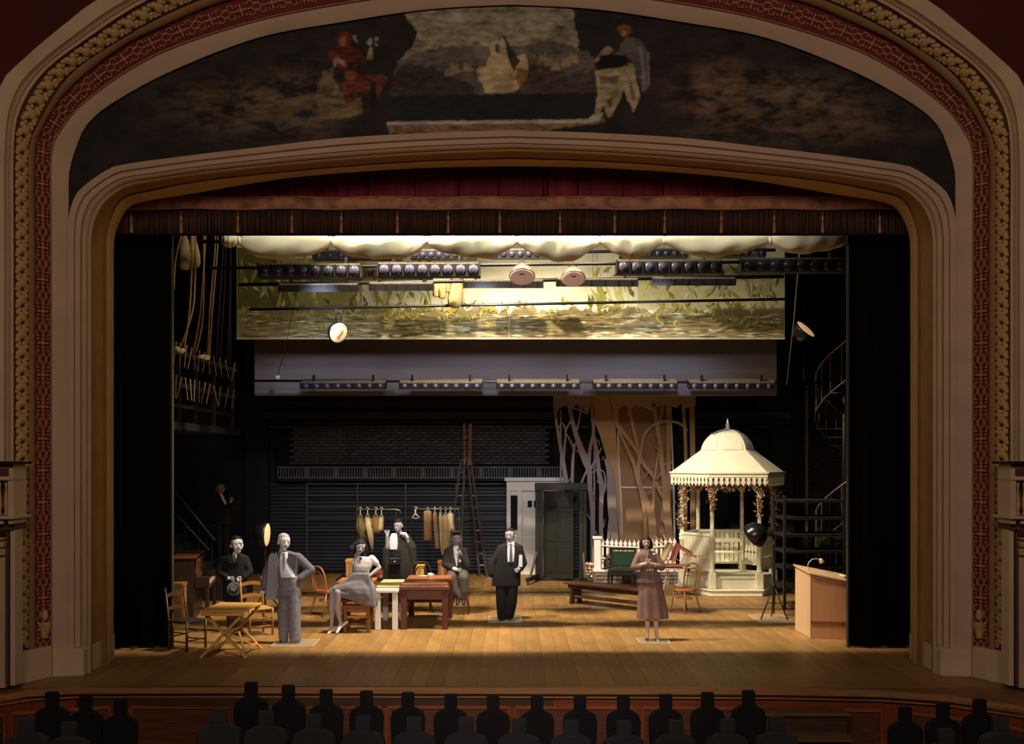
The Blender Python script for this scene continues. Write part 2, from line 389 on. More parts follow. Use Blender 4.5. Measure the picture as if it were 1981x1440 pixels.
for c0, c1, t, dd in ((A3,A4,.13,14.84),(A3,A4,.56,14.795),(A2,A3,.42,14.93),(B4,B5,.2,14.13),(B4,B5,.36,14.085),(B0,B1,.93,14.66)):
    cc = c0.mix(c1, t); c2 = c0.mix(c1, t+.045 if c0 is not B4 else t+.03); loft([(cc, dd-.012),(c2, dd-.012)], 'painted_line', LINER)
hw = loft([(B5, 14.0),(B6, 13.2)], 'wall_house', M('maroon_house_wall', (74,20,18), .85, var=.25, scale=1.2), None); struct(hw)
# tympanum with the mural
PAINT = paint_mat('mural_paint', .8, .25, 3.0)
from mathutils import noise as mnoise
def pcol(r, g, b): return lin((r, g, b))
LAY = [0]
def painted(mb, pts, col, d0, step=.0012, jit=0):
    LAY[0] += 1; d = d0-.004-LAY[0]*step
    v = [P(x+random.uniform(-jit,jit), y+random.uniform(-jit,jit), d) for x, y in pts]
    mb.add(v, [tuple(range(len(v)))], pcol(*col))
def zz(pts, sc, ox, oy): return [(ox+x/sc, oy+y/sc) for x, y in pts]
Z2 = (2.751, 600, 0); ZJ = (6.545, 620, 40); ZS = (6.0, 1120, 20)
MUR = []            # painted shapes: polygon, colour, edge roughness, inner mottling
def mp(pts, col, rough=2.0, mott=.35):
    xs = [p[0] for p in pts]; ys = [p[1] for p in pts]; MUR.append((pts, lin(col)[:3], rough*.8, mott, min(xs)-6, max(xs)+6, min(ys)-6, max(ys)+6))
mp(zz([(475,20),(530,130),(575,170),(545,240),(475,310),(560,330),(640,360),(1440,330),(1440,250),(1410,150),(1398,0)],*Z2), (150,140,118), 5, .55)
mp(zz([(470,320),(600,270),(740,250),(900,230),(960,260),(1130,250),(1260,212),(1430,255),(1520,300),(1520,500),(430,510),(440,400)],*Z2), (98,88,82), 5, .5)
mp(zz([(430,510),(440,400),(520,330),(640,360),(760,400),(880,470),(890,510)],*Z2), (62,54,54), 5, .4)
mp(zz([(1160,300),(1220,380),(1300,330),(1380,400),(1520,380),(1520,500),(1090,500)],*Z2), (76,62,56), 6, .5)
for cx, cy in ((868,138),(880,132),(905,128),(1050,110),(1062,118),(1075,125),(1110,112),(1095,120)): mp([(cx-9,cy+10),(cx-6,cy-9),(cx,cy-4),(cx+5,cy-12),(cx+9,cy+9)], (146,128,100), 3)
mp(zz([(880,380),(900,350),(935,352),(945,310),(962,290),(958,240),(985,228),(1003,290),(1022,188),(1045,262),(1060,330),(1110,292),(1150,288),(1165,370),(1130,440),(1090,497),(930,492),(900,430)],*Z2), (190,164,124), 2.5, .45)
mp(zz([(1022,188),(1034,188),(1090,290),(1115,320),(1085,380),(1060,330),(1045,262)],*Z2), (52,46,48), 2)
mp(zz([(988,232),(1000,240),(1002,290),(985,270)],*Z2), (52,46,48), 1)
mp(zz([(1100,360),(1165,370),(1160,400),(1120,470),(1095,420)],*Z2), (140,92,62), 2)
mp(zz([(425,512),(1530,492),(1522,600),(1480,640),(415,652)],*Z2), (44,42,46), 2.5, .2)
mp(zz([(412,652),(1480,640),(1510,610),(1560,612),(1570,650),(1230,700),(420,712)],*Z2), (140,112,82), 3, .5)
mp(zz([(412,648),(1480,634),(1508,608),(1565,600),(1540,640),(1480,654),(412,666)],*Z2), (190,178,166), 1.2, .2)
mp(zz([(40,620),(160,600),(175,740),(250,900),(300,930),(310,1060),(520,950),(530,1180),(200,1260),(0,1240),(-60,900)],*ZJ), (122,102,76), 3, .5)
mp(zz([(150,350),(250,305),(400,330),(500,400),(605,510),(560,552),(460,480),(455,640),(330,640),(160,560),(90,440)],*ZJ), (106,50,40), 1.5, .6)
mp(zz([(300,640),(460,640),(500,700),(640,690),(800,680),(852,745),(720,985),(695,950),(700,780),(640,760),(625,900),(560,925),(480,900),(420,1040),(340,1065),(290,900)],*ZJ), (116,60,46), 1.5, .7)
mp(zz([(320,650),(440,650),(460,720),(380,760),(310,730)],*ZJ), (140,78,58), 1.5)
mp(zz([(185,210),(240,140),(330,140),(400,185),(460,255),(440,270),(390,210),(385,290),(340,345),(240,320)],*ZJ), (112,58,42), 1)
mp(zz([(238,200),(320,182),(332,280),(300,322),(246,290)],*ZJ), (172,112,78), 1)
mp(zz([(405,185),(435,180),(475,265),(440,275)],*ZJ), (160,140,130), .6)
mp(zz([(580,490),(615,340),(660,345),(665,490)],*ZJ), (176,150,110), .8)
for p in ([(580,270),(640,200),(660,270),(640,320),(598,305)], [(685,220),(730,210),(725,255),(685,255)], [(685,262),(740,325),(695,315)]): mp(zz(p,*ZJ), (160,146,136), .6)
mp(zz([(160,500),(210,462),(290,498),(335,575),(300,588),(220,525),(180,605)],*ZJ), (176,136,112), 1)
mp(zz([(630,780),(705,780),(715,1080),(640,1080)],*ZJ), (40,34,38), 1)
mp(zz([(560,305),(700,330),(805,480),(825,700),(780,945),(740,940),(640,640),(580,560),(400,500),(460,480),(490,370)],*ZS), (100,90,88), 1.5, .45)
mp(zz([(695,420),(730,430),(775,740),(745,930),(730,700)],*ZS), (138,126,122), 1); mp(zz([(788,480),(810,490),(820,840),(798,900)],*ZS), (130,118,114), 1)
mp(zz([(190,700),(490,660),(540,600),(640,640),(660,800),(705,950),(690,1080),(632,1190),(540,980),(510,900),(490,1000),(440,1120),(372,1235),(330,1240),(280,1100),(240,1205),(175,1190),(215,980)],*ZS), (184,164,130), 1.5, .4)
for p in ([(230,760),(480,760),(430,860),(250,860)], [(310,1040),(400,1000),(380,1120),(330,1110)], [(575,835),(612,825),(655,1000),(630,1055)]): mp(zz(p,*ZS), (120,98,72), 2)
mp(zz([(500,650),(560,600),(640,640),(620,780),(500,760)],*ZS), (160,142,108), 1)
mp(zz([(445,185),(520,155),(600,190),(615,255),(520,325),(460,265)],*ZS), (124,76,50), 1)
mp(zz([(496,230),(545,238),(532,304),(498,292)],*ZS), (170,120,86), .6)
mp(zz([(285,440),(340,412),(402,470),(340,518),(200,608),(172,595)],*ZS), (156,130,102), 1)
mp(zz([(240,520),(560,520),(580,640),(480,660),(230,690)],*ZS), (30,26,26), 1)
def inpoly(x, y, pts):
    c = False; j = len(pts)-1
    for i in range(len(pts)):
        xi, yi = pts[i]; xj, yj = pts[j]
        if (yi > y) != (yj > y) and x < (xj-xi)*(y-yi)/(yj-yi)+xi: c = not c
        j = i
    return c
def mural_col(x, y):
    n1 = mnoise.fractal(Vector((x*.02, y*.045, 1.7)), .8, 2.1, 5); n2 = mnoise.fractal(Vector((x*.045, y*.12, 8.1)), .8, 2.1, 4)
    b = [.030+.006*n1, .023+.005*n1, .0235+.004*n1]
    for cx, cy, rx, ry, c in ((470,205,150,55,(.20,.13,.075)), (585,200,80,70,(.20,.14,.085)), (1390,185,90,70,(.24,.13,.08)), (1530,190,160,45,(.26,.17,.105)), (1580,250,170,32,(.20,.12,.075))):
        g = math.exp(-(((x-cx)/rx)**2+((y-cy)/ry)**2)*1.3)*max(0, min(1, .42+.75*n1+.45*n2))
        b = [lerp(u, v, g) for u, v in zip(b, c)]
    n3 = None
    for pts, col, rough, mott, x0, x1, y0, y1 in MUR:
        if x0 < x < x1 and y0 < y < y1:
            if n3 is None: n3 = (mnoise.noise(Vector((x*.07, y*.07, 3)))*1.6, mnoise.noise(Vector((x*.07, y*.07, 9)))*1.6)
            X_, Y_ = x+rough*n3[0], y+rough*n3[1]; cov = (inpoly(X_-1.1,Y_-.5,pts)+inpoly(X_+.5,Y_-1.1,pts)+inpoly(X_+1.1,Y_+.5,pts)+inpoly(X_-.5,Y_+1.1,pts))/4
            if cov:
                k = 1+mott*(1.1*n2+.8*n1); b = [lerp(u, v*k, cov*.92) for u, v in zip(b, col)]
    return [max(.004, v) for v in b]
NM, NR = 430, 120
def dens(c): return resample(c.arch, NM)
ca, cb = dens(A4), dens(B0); vs = []; cols = []; fs = []
for mir in (1, -1):
    o = len(vs)
    for r in range(NR+1):
        t_ = r/NR
        for (ax, ay), (bx_, by_) in zip(ca, cb):
            x = lerp(ax, bx_, t_); y = lerp(ay, by_, t_); x = x if mir > 0 else 2*CX-x
            vs.append(tuple(P(x, y, 14.84))); cols.append(mural_col(x, y))
    for r in range(NR):
        for i in range(NM-1):
            q = (o+r*NM+i, o+r*NM+i+1, o+(r+1)*NM+i+1, o+(r+1)*NM+i); fs.append(q if mir > 0 else q[::-1])
me = bpy.data.meshes.new('wall_tympanum'); me.from_pydata(vs, [], fs)
at_ = me.color_attributes.new('Col', 'FLOAT_COLOR', 'POINT'); at_.data.foreach_set('color', [v for c in cols for v in (*c, 1.0)])
me.materials.append(PAINT); mur = bpy.data.objects.new('wall_tympanum', me); COL.objects.link(mur); struct(mur)
# relief ornaments on the friezes
lm = MB()
for yy, rx, ry in ((-.02,.07,.055),(.03,.05,.05)): lm.ell((yy,0,.02), (rx*.8, ry*1.2, .045), 8, 5)
for s in (-1, 1):
    lm.ell((-.05,s*.05,.015), (.06,.04,.035), 7, 5); lm.ell((.05,s*.055,.012), (.05,.032,.03), 7, 5); lm.ell((.09,s*.03,.01), (.04,.025,.025), 7, 5); lm.ell((-.10,s*.065,.01), (.035,.028,.03), 7, 5)
sm = MB()
sm.ell((0,0,.012), (.03,.03,.02), 8, 5)
for a in range(4): sm.ell((.05*math.cos(a*PI/2), .045*math.sin(a*PI/2), .008), ((.028,.018,.014) if a % 2 == 0 else (.018,.028,.014)), 7, 5)
for s in (-1, 1):
    for e in (-1, 1):
        pts = []
        for k in range(15):
            th = k/14*1.6*PI; r = .055*(1-.72*k/14); pts.append((e*(.15+r*math.cos(th+PI)), s*(.03+r*math.sin(th)), .008))
        sm.tube(pts, .0075, 5)
        sm.ell((e*.205, s*.035, .006), (.03,.014,.01), 6, 5)
for e in (-1, 1):
    sm.ell((e*.11, 0, .008), (.045,.012,.012), 7, 5)
    for s in (-1, 1):
        sm.ell((e*.055, s*.055, .006), (.022,.012,.01), 6, 5); sm.ell((e*.10, s*.06, .006), (.012,.018,.01), 6, 5); sm.ell((e*.16, s*.012, .006), (.02,.01,.01), 6, 5)
def place_along(c0, d0, c1, d1, spacing, src_mb, name, mat, z_min=.55):
    """relief pieces laid on the band between two profile curves, tilted with the band"""
    ia, ib = c0.pts(d0), c1.pts(d1); pts = [(a+b)/2 for a, b in zip(ia, ib)]; L = [0]
    for a, b in zip(pts, pts[1:]): L.append(L[-1]+(b-a).length)
    t = spacing/2; j = 0; proto = None
    while t < L[-1]:
        while L[j+1] < t: j += 1
        u = (t-L[j])/(L[j+1]-L[j]); p = pts[j].lerp(pts[j+1], u); T = (pts[j+1]-pts[j]).normalized(); A_ = (ib[j]-ia[j]).lerp(ib[j+1]-ia[j+1], u)
        t += spacing
        if p.z < z_min or p.z > 9.6: continue
        for mir in (1, -1):
            Tm = Vector((T.x*mir, T.y, T.z)); Am = Vector((A_.x*mir, A_.y, A_.z)); Nn = Tm.cross(Am).normalized()
            if Nn.y > 0: Nn = -Nn
            Bm = Nn.cross(Tm).normalized(); R = Matrix((Tm, Bm, Nn)).transposed(); loc = Vector((p.x*mir, p.y, p.z))-pro.location
            if proto is None:
                proto = src_mb.build(name, mat, None, True, world=False); proto.parent = pro; proto.location = loc; proto.rotation_euler = R.to_euler()
            else: inst(proto, loc, pro, R.to_euler())
for q_ in lm.v: q_.y *= 1.28
place_along(B3, 14.48, B4, 14.23, .225, lm, 'acanthus_leaf', GILT)
for q_ in sm.v: q_.y *= 1.25
place_along(B1, 14.745, B2, 14.585, .43, sm, 'scroll_ornament', ROSEG)
for s in (-1, 1):       # painted urn at the foot of the red frieze
    u = MB(); x = (CX-83)*14.6/F*s
    u.lathe([(.03,0),(.05,.02),(.05,.05),(.09,.2),(.1,.22)], 12, (x,14.66,.52)); u.ell((x,14.66,.84), (.05,.03,.075), 10, 8)
    u.build('urn_ornament', GILT, pro, True)
    # plinth
    for (pa, da), (pb, db), zt in (((222,16.1),(162,14.78),.36),((162,14.78),(102,14.72),.38),((102,14.72),(24,14.1),.42),((24,14.1),(-60,13.9),.42)):
        A = Vector(((pa-CX)*da/F*s, da, 0)); B = Vector(((pb-CX)*db/F*s, db, 0)); o_ = Vector((.02*s,-.06,0))
        MB().prism([A+o_, B+o_, B+Vector((-.05*s,.12,0)), A+Vector((-.05*s,.12,0))], (0,0,zt)).build('plinth', CREAM, pro, bev=.012)
# opera boxes at the picture's edges
RUSSET = M('russet_paint', (96,52,40), .7, var=.2)
for s in (-1, 1):
    ob = thing('opera_box', 'corner of the %s opera box with balusters and a dentilled ledge beside the arch' % ('left' if s < 0 else 'right'), 'balcony', (s*6.6, 13.7, 2.2), group='opera boxes')
    d = 13.75; xe = (CX-38)*d/F; xi = (CX-27)*d/F
    Z = lambda y: HC-(y-HY)*d/F
    def bx(a, b, y0, y1, f0, f1): return MB().bb(s*a, s*b, f0, f1, Z(y1), Z(y0))
    bx(xe, 8.5, 893, 898, 13.6, 14.1).build('top_rail', BLACK, ob); bx(xi, 8.5, 898, 930, 13.72, 14.1).build('parapet_frieze', CREAM, ob, bev=.01)
    bx(xi+.05, 8.5, 906, 921, 13.705, 13.75).build('frieze_inset', RUSSET, ob); bx(xi, xi+.07, 930, 998, 13.74, 14.1).build('corner_post', CREAM, ob)
    bx(xi+.07, 8.5, 930, 998, 13.95, 14.1).build('box_back', RUSSET, ob)
    for k in range(5):
        x = s*(xi+.13+k*.085); MB().lathe([(.03,Z(998)),(.03,Z(994)),(.018,Z(990)),(.036,Z(978)),(.03,Z(966)),(.014,Z(948)),(.02,Z(940)),(.03,Z(934)),(.03,Z(930))], 10, (x,13.82,0)).build('baluster', GILT, ob, True)
    bx(xe, 8.5, 998, 1004, 13.58, 14.1).build('ledge', CREAM, ob, bev=.01)
    for k in range(6): x = xi-.03+k*.12; MB().bb(s*x, s*(x+.06), 13.64, 14.0, Z(1014), Z(1004)).build('dentil', CREAM, ob, bev=.01)
    bx(xi, 8.5, 1014, 1026, 13.75, 14.1).build('bed_moulding', RUSSET, ob)
    bx(xi-.0, xi+.06, 1026, 1328, 13.78, 14.0).build('pilaster_edge', CREAM, ob); bx(xi+.09, xi+.12, 1026, 1328, 13.8, 14.0).build('pilaster_line', RUSSET, ob)
    bx(xi+.15, 8.5, 1040, 1334, 13.82, 14.0).build('pilaster_shaft', PINKC, ob)
    for y0, y1, f in ((1040,1046,13.7),(1048,1060,13.74),(1062,1076,13.76)): bx(xi+.13, 8.5, y0, y1, f, 14.0).build('capital', GILT, ob, bev=.012)
# ------------------------------------------------------------------ valance
va = thing('velvet_valance', 'plum velvet valance with embroidered band, brown fringe and tassels under the arch', 'valance', (0, 16.4, 6.2))
VEL = M('plum_velvet', (124,50,64), .9, var=.3, scale=2, stretch=(4,1,.6), spec=.1, rnd=.25)
d = 16.4; edges = [225,262,330,398,440,507,540,624,712,803,888,964,1050,1060,1118,1206,1283,1350,1420,1500,1566,1634,1700,1757]
for a, b in zip(edges, edges[1:]):
    m = MB(); vs = []; k = 8
    for i in range(k+1):
        t = i/k; bul = .05*math.sin(PI*t)
        for py in (312, 388): p = P(lerp(a+.8,b-.8,t), py, d); vs.append(p+Vector((0,-bul,0)))
    m.add(vs, [(2*i,2*i+2,2*i+3,2*i+1) for i in range(k)]); m.build('velvet_panel', VEL, va, True)
MB().bb(P(222,0,d).x, P(1760,0,d).x, d+.03, d+.05, P(0,455,d).z, 6.95).build('backing', M('dark_backing', (30,18,16), .95), va)
EMB = M('embroidered_band', (176,122,98), .8, var=.5, scale=5, bump=.2)
m = MB(); vs = []; N_ = 160
for i in range(N_+1):
    x = lerp(230,1757,i/N_); wv = .012*math.sin(i*.9)+.008*math.sin(i*2.3)
    for py, o in ((384,.0),(386,.03),(404,.035),(407,.0)): vs.append(P(x, py+1.2*math.sin(i*.32), d)+Vector((0,-.045-o+wv,0)))
m.add(vs, [(4*i+j,4*i+4+j,4*i+5+j,4*i+1+j) for i in range(N_) for j in range(3)]); m.build('embroidered_band', EMB, va, True)
for y, nm in ((384.5,'upper_cord'),(406.5,'lower_cord')):
    MB().tube([P(lerp(230,1757,i/80), y+1.2*math.sin(i*.64), d)+Vector((0,-.085,0)) for i in range(81)], .012, 6).build(nm, M('dull_gold_cord', (176,126,92), .6, var=.2), va, True)
m = MB(); x = 228
while x < 1757:
    p = P(x, 407, d); q = P(x+random.uniform(-1,1), 454+random.uniform(-1.5,.5), d); o = Vector((0,-.03-random.random()*.03,0))
    m.tube([p+o, (p+q)/2+o*1.3, q+o], [.006,.010,.006], 4); x += random.uniform(2.0,3.6)
m.build('fringe', M('brown_fringe', (92,62,50), .9, var=.3, scale=5, stretch=(8,8,.3)), va, True, kind='stuff')
TAS = M('pale_tassel', (190,130,98), .7, var=.2, scale=10); tp = None
for x in (258,354,463,567,662,770,868,967,1083,1188,1284,1393,1495,1588,1698):
    p = P(x, 453, d)+Vector((0,-.09,0))
    if tp is None:
        tp = MB().lathe([(.02,0),(.024,.02),(.016,.14),(.012,.19),(.02,.205),(.022,.225),(.014,.245),(.006,.26),(.006,.33)], 10).build('tassel', TAS, None, True, world=False); tp.parent = va; tp.location = p-va.location
    else: inst(tp, p-va.location, va)
# black leg curtains
for a, b, nm, lab in ((196,333,'l','tall black velour leg curtain hanging at the left side of the stage'),(1640,1784,'r','tall black velour leg curtain hanging at the right side of the stage')):
    m = MB(); vs = []; k = 30; d = 17.0
    xa, xb = P(a,0,d).x, P(b,0,d).x
    for i in range(k+1):
        t = i/k; y = d+.035*math.sin(t*17)+.02*math.sin(t*41)
        for z in (.015, 2.2, 4.4, 6.75): vs.append((lerp(xa,xb,t), y, z))
    m.add(vs, [(4*i+j,4*i+4+j,4*i+5+j,4*i+1+j) for i in range(k) for j in range(3)])
    r = thing('leg_curtain', lab, 'curtain', ((xa+xb)/2, d, 0), group='black leg curtains')
    o = m.build('drape', BLKV, r, True); md = o.modifiers.new('Solidify', 'SOLIDIFY'); md.thickness = .03
    xe = xb if nm == 'l' else xa
    MB().bb(xe-.012, xe+.012, d-.03, d+.05, .01, 6.7).build('hem', M('grey_hem', (70,66,60), .8), r)
# ================================================================== OVERHEAD RIGGING
# painted drop
D0 = 22.5
DROPP = paint_mat('drop_paint', .85, .16, 6)
dr = thing('painted_drop', 'wide painted garden drop with pale sky, leaves and streaked ground hanging above the stage', 'backdrop', (0, D0, 6.6))
zb = P(0,655,D0).z
MB().bb(P(458,0,D0).x, P(1518,0,D0).x, D0, D0+.03, zb, 9.0).build('canvas', M('drop_canvas', (214,208,176), .9, var=.10, scale=1.5, rgb2=(232,226,200)), dr)
m = MB(); LAY[0] = 0; ST = .00002
def pt(pts, c, jit=0): painted(m, pts, c, D0, ST, jit)
def inx(x): return min(1517, max(459, x))
def leafblade(x, y, ang, L, wd, c):
    dx, dy = math.cos(ang), -math.sin(ang); nx, ny = -dy, dx
    p = [(x,y),(x+dx*L*.35+nx*wd,y+dy*L*.35+ny*wd),(x+dx*L,y+dy*L),(x+dx*L*.35-nx*wd,y+dy*L*.35-ny*wd)]
    pt([(inx(a), min(654.5,b)) for a, b in p], c)
greens = [(120,124,44),(150,150,60),(96,104,40),(168,164,92),(132,120,48),(178,160,60),(104,110,60)]
pale = [(196,194,140),(180,180,120),(206,200,160)]
for x0, x1 in ((459,560),(540,700)): pt([(x0,500),(x1,500),(x1,600),(x0,600)], (150,146,84))
pt([(459,480),(520,480),(570,600),(459,600)], (104,100,48)); pt([(1240,500),(1517,500),(1517,600),(1230,600)], (186,180,140))
for k in range(210):            # foliage left and right of the pale pool
    x = random.uniform(462,840) if random.random() < .62 else random.uniform(1140,1512)
    y = random.uniform(520,610); leafblade(x, y, random.uniform(.5,2.6), random.uniform(18,50), random.uniform(2,6), random.choice(greens+pale))
for k in range(26):
    x = random.uniform(700,860) if k % 2 else random.uniform(1150,1260); leafblade(x, 598, random.uniform(1.1,2.0), random.uniform(60,110), random.uniform(2,5), random.choice(((214,208,176),(150,150,70),(190,184,120))))
pt([(459,606)]+[(lerp(459,1517,i/220), 599+4*math.sin(i*.31)+3*math.sin(i*1.1)+random.uniform(-5,4)) for i in range(221)]+[(1517,606),(1517,654.5),(459,654.5)], (150,134,92))
for k in range(680):
    x = random.uniform(460,1510); y = random.uniform(607,653); L = random.uniform(10,44); h = random.uniform(.7,2.6)
    x1 = inx(x+L); c = random.choice(((206,194,154),(222,214,182),(112,94,62),(98,84,56),(172,152,104),(132,116,74),(196,182,136),(120,104,66)))
    pt([(x,y),(lerp(x,x1,.5),y-h),(x1,y+random.uniform(-.5,.5)),(lerp(x,x1,.5),min(654.5,y+h))], c)
for k in range(80):             # yellow-green clumps along the bank
    x = random.uniform(470,1500); y = random.uniform(590,636); s = random.uniform(8,24)
    for j in range(6): leafblade(x+random.uniform(-s,s), y+random.uniform(-4,6), random.uniform(.2,2.9), random.uniform(.5,1)*s, random.uniform(1.5,4), random.choice(((176,156,72),(156,148,76),(136,130,70),(190,176,104),(150,142,84))))
for k in range(12): leafblade(random.uniform(1340,1500), 575, random.uniform(.6,2.5), random.uniform(20,50), 4, (168,158,112))
m.build('painted_garden', DROPP, dr)
MB().bb(P(458,0,D0).x, P(1518,0,D0).x, D0-.02, D0+.04, zb-.02, zb+.015).build('bottom_hem', M('drop_hem', (196,184,150), .8), dr)
MB().bb(P(985,0,D0).x-.006, P(985,0,D0).x+.006, D0-.022, D0, zb, zb+.85).build('seam', M('drop_seam', (214,204,168), .8), dr)
# grey border
D1 = 24.0
MB_ = MB().bb(P(492,0,D1).x, P(1503,0,D1).x, D1, D1+.04, P(0,766,D1).z, 6.6)
gb = MB_.build('grey_border', M('grey_border_cloth', (122,114,114), .9, var=.08, scale=1.2), None, bev=.01, origin=(0,D1,4.3)); tag(gb, 'plain grey border panel hanging below the painted drop', 'border')
for x_ in (-4, 0, 4): MB().tube([(x_,D1+.02,6.58),(x_,D1+.02,10.98)], .006, 4).build('suspension_line', BLKM, gb)
PIPE = M('black_pipe', (26,23,22), .4, var=.2, scale=8, spec=.5)
def batten(p0, p1, r, lab, us=(.06, .36, .65, .94)):
    t = thing('batten', lab, 'pipe', (Vector(p0)+Vector(p1))/2, group='fly battens'); MB().tube([p0, p1], r, 10).build('pipe', PIPE, t, True)
    for u in us: q = Vector(p0).lerp(Vector(p1), u); MB().tube([q, Vector((q.x,q.y,10.98))], .004, 4).build('suspension_line', PIPE, t)
    return t
batten(P(384,468,17.8), P(1640,460,17.8), .030, 'topmost black batten carrying the gathered cream cloth')
batten(P(410,519,18.6), P(1642,505,18.6), .028, 'black batten carrying the front row of violet lens strips')
batten(P(462,551,19.6), P(1516,535,19.6), .034, 'black batten carrying the row of plain dark strips')
batten(P(482,599,20.2), P(1518,579,20.2), .026, 'lowest thin batten across the painted drop, holding the hanging spotlight')
batten(P(492,737,23.2), P(1605,741,23.2), .026, 'black batten across the lower part of the grey border', (.955,))
batten(P(600,492,20.9), P(1500,484,20.9), .03, 'black batten half hidden just below the cream cloth')
# gathered cream cloth
CLOTH = M('cream_muslin', (216,208,180), .9, var=.06, scale=3)
cl = thing('gathered_cloth', 'cream muslin tied up in long swags along the topmost batten', 'cloth', (0, 17.75, 6.4))
ks = [428,462,640,826,1000,1160,1285,1490,1640]; low = [478,504,506,500,504,497,497,492]
for i, (a, b) in enumerate(zip(ks, ks[1:])):
    m = MB(); vs = []; nu, nv = 28, 14; c0 = lerp(466,461,(a-430)/1210); c1 = lerp(466,461,(b-430)/1210)
    for u in range(nu+1):
        t = u/nu; e = max(0, math.sin(PI*t))**.62; px = lerp(a, b, t); cy = lerp(c0, c1, t); asym = .12*math.sin(2*PI*t+i)
        up = 4+15*e*(1+.2*math.sin(i*2.1)); dn = 5+(low[i]-cy-4)*e*(1+asym)
        for v in range(nv):
            th = 2*PI*v/nv; rip = 1+.09*math.sin(v*2.7+t*9+i)+.05*math.sin(t*23+v)
            yy = cy+(dn if math.sin(th) > 0 else up)*math.sin(th)*rip
            vs.append(P(px, yy, 17.78)+Vector((0, -(.03+.15*e)*math.cos(th)*rip, 0)))
    m.add(vs, [(u*nv+v, (u+1)*nv+v, (u+1)*nv+(v+1) % nv, u*nv+(v+1) % nv) for u in range(nu) for v in range(nv)])
    m.add([vs[v] for v in range(nv)], [tuple(range(nv))]); m.add([vs[nu*nv+v] for v in range(nv)], [tuple(range(nv))])
    o = m.build('swag', CLOTH, cl, True); md = o.modifiers.new('s', 'SUBSURF'); md.levels = 1; md.render_levels = 1
for k in ks[1:-1]:
    MB().tube([P(k,458,17.62), P(k+1,472,17.62)], .03, 6).build('tie', M('white_tie', (226,216,190), .8), cl, True)
# strip lights
LENS = M('violet_lens', (66,62,78), .2, var=.25, scale=30, spec=.6); RIM = M('strip_black', (24,21,23), .5, var=.2, spec=.4); TOPD = M('strip_top_metal', (104,94,78), .5, var=.5, scale=40, bump=.3)
_strip = {}
def strip(a, b, y, h, d, n, lab, grp, tilt=0.0, slope=0.0, lens=True):
    p = P((a+b)/2, y, d); L = (b-a)*d/F; H = h*d/F
    r = thing('strip_light', lab, 'stage light', p, group=grp); r.rotation_euler = (tilt, -slope, 0)
    key = (round(L,2), round(H,2), lens)
    def B(name, mb, mat, sm=False, par=r):
        o = mb.build(name, mat, None, sm, world=False); o.parent = par; return o
    bd = B('housing', MB().bb(-L/2, L/2, -.02, .22, -H/2, H/2), RIM)
    B('top_cover', MB().bb(-L/2, L/2, -.02, .24, H/2, H/2+.025), TOPD)
    for s in (-1, 1): B('end_plate', MB().bb(s*L/2-.012, s*L/2+.012, -.05, .2, -H/2, H/2+.02), RIM)
    if lens:
        ww = L/n; lp = None
        for i in range(n):
            x = -L/2+ww*(i+.5)
            if lp is None:
                R = Matrix.Rotation(PI/2, 3, 'X'); rr = min(ww*.44, H*.47)
                lp = B('lens', MB().lathe([(rr,0),(rr*.97,.012),(rr*.7,.035),(rr*.35,.048),(.004,.052)], 18, (0,0,0), R), LENS, True); lp.location = (x,-.02,0)
                dv = B('divider', MB().bb(-.008, .008, -.06, 0, -H/2, H/2), RIM); dv.location = (x-ww/2, 0, 0)
            else:
                inst(lp, (x,-.02,0), r); inst(dv, (x-ww/2,0,0), r)
    else:
        for i in range(6): B('vent_rib', MB().bb(-L/2+L*(i+.5)/6-.01, -L/2+L*(i+.5)/6+.01, -.035, .2, -H/2, H/2), RIM)
    for s in (-.35, .35): B('hanger_clamp', MB().bb(s*L-.02, s*L+.02, .03, .14, H/2, H/2+.14), BLKM)
    return r
sl = math.atan2(14, 1232)
for i, (a, b, y) in enumerate([(500,698,525),(731,928,523),(1193,1395,518),(1434,1640,514)]):
    strip(a, b, y, 24, 18.5, 8, ['leftmost strip light of eight violet lenses on the front batten','strip light of eight violet lenses just left of the two dome lamps','strip light of eight violet lenses just right of the two dome lamps','rightmost strip light of eight violet lenses reaching the right leg curtain'][i], 'violet lens strips on the front batten')
for i, (a, b, y) in enumerate([(540,693,558),(715,838,556),(897,1050,551),(1077,1233,548),(1262,1422,546)]):
    strip(a, b, y, 13, 19.55, 6, '%s from the left of the plain dark strips under the third batten' % ORD[i], 'plain dark strips', .3, lens=False)
for i, (a, b) in enumerate([(606,775),(795,920),(950,1080),(1200,1330),(1365,1480)]):
    strip(a, b, 494-i*1.2, 15, 20.8, 8, '%s from the left of the strips half hidden behind the cream cloth' % ORD[i], 'strips behind the cream cloth')
for i, (a, b) in enumerate([(582,746),(773,933),(961,1121),(1148,1310),(1333,1498)]):
    strip(a, b, 747, 12, 23.1, 8, '%s from the left of the five slim strips across the grey border' % ORD[i], 'slim strips on the grey border', .35)
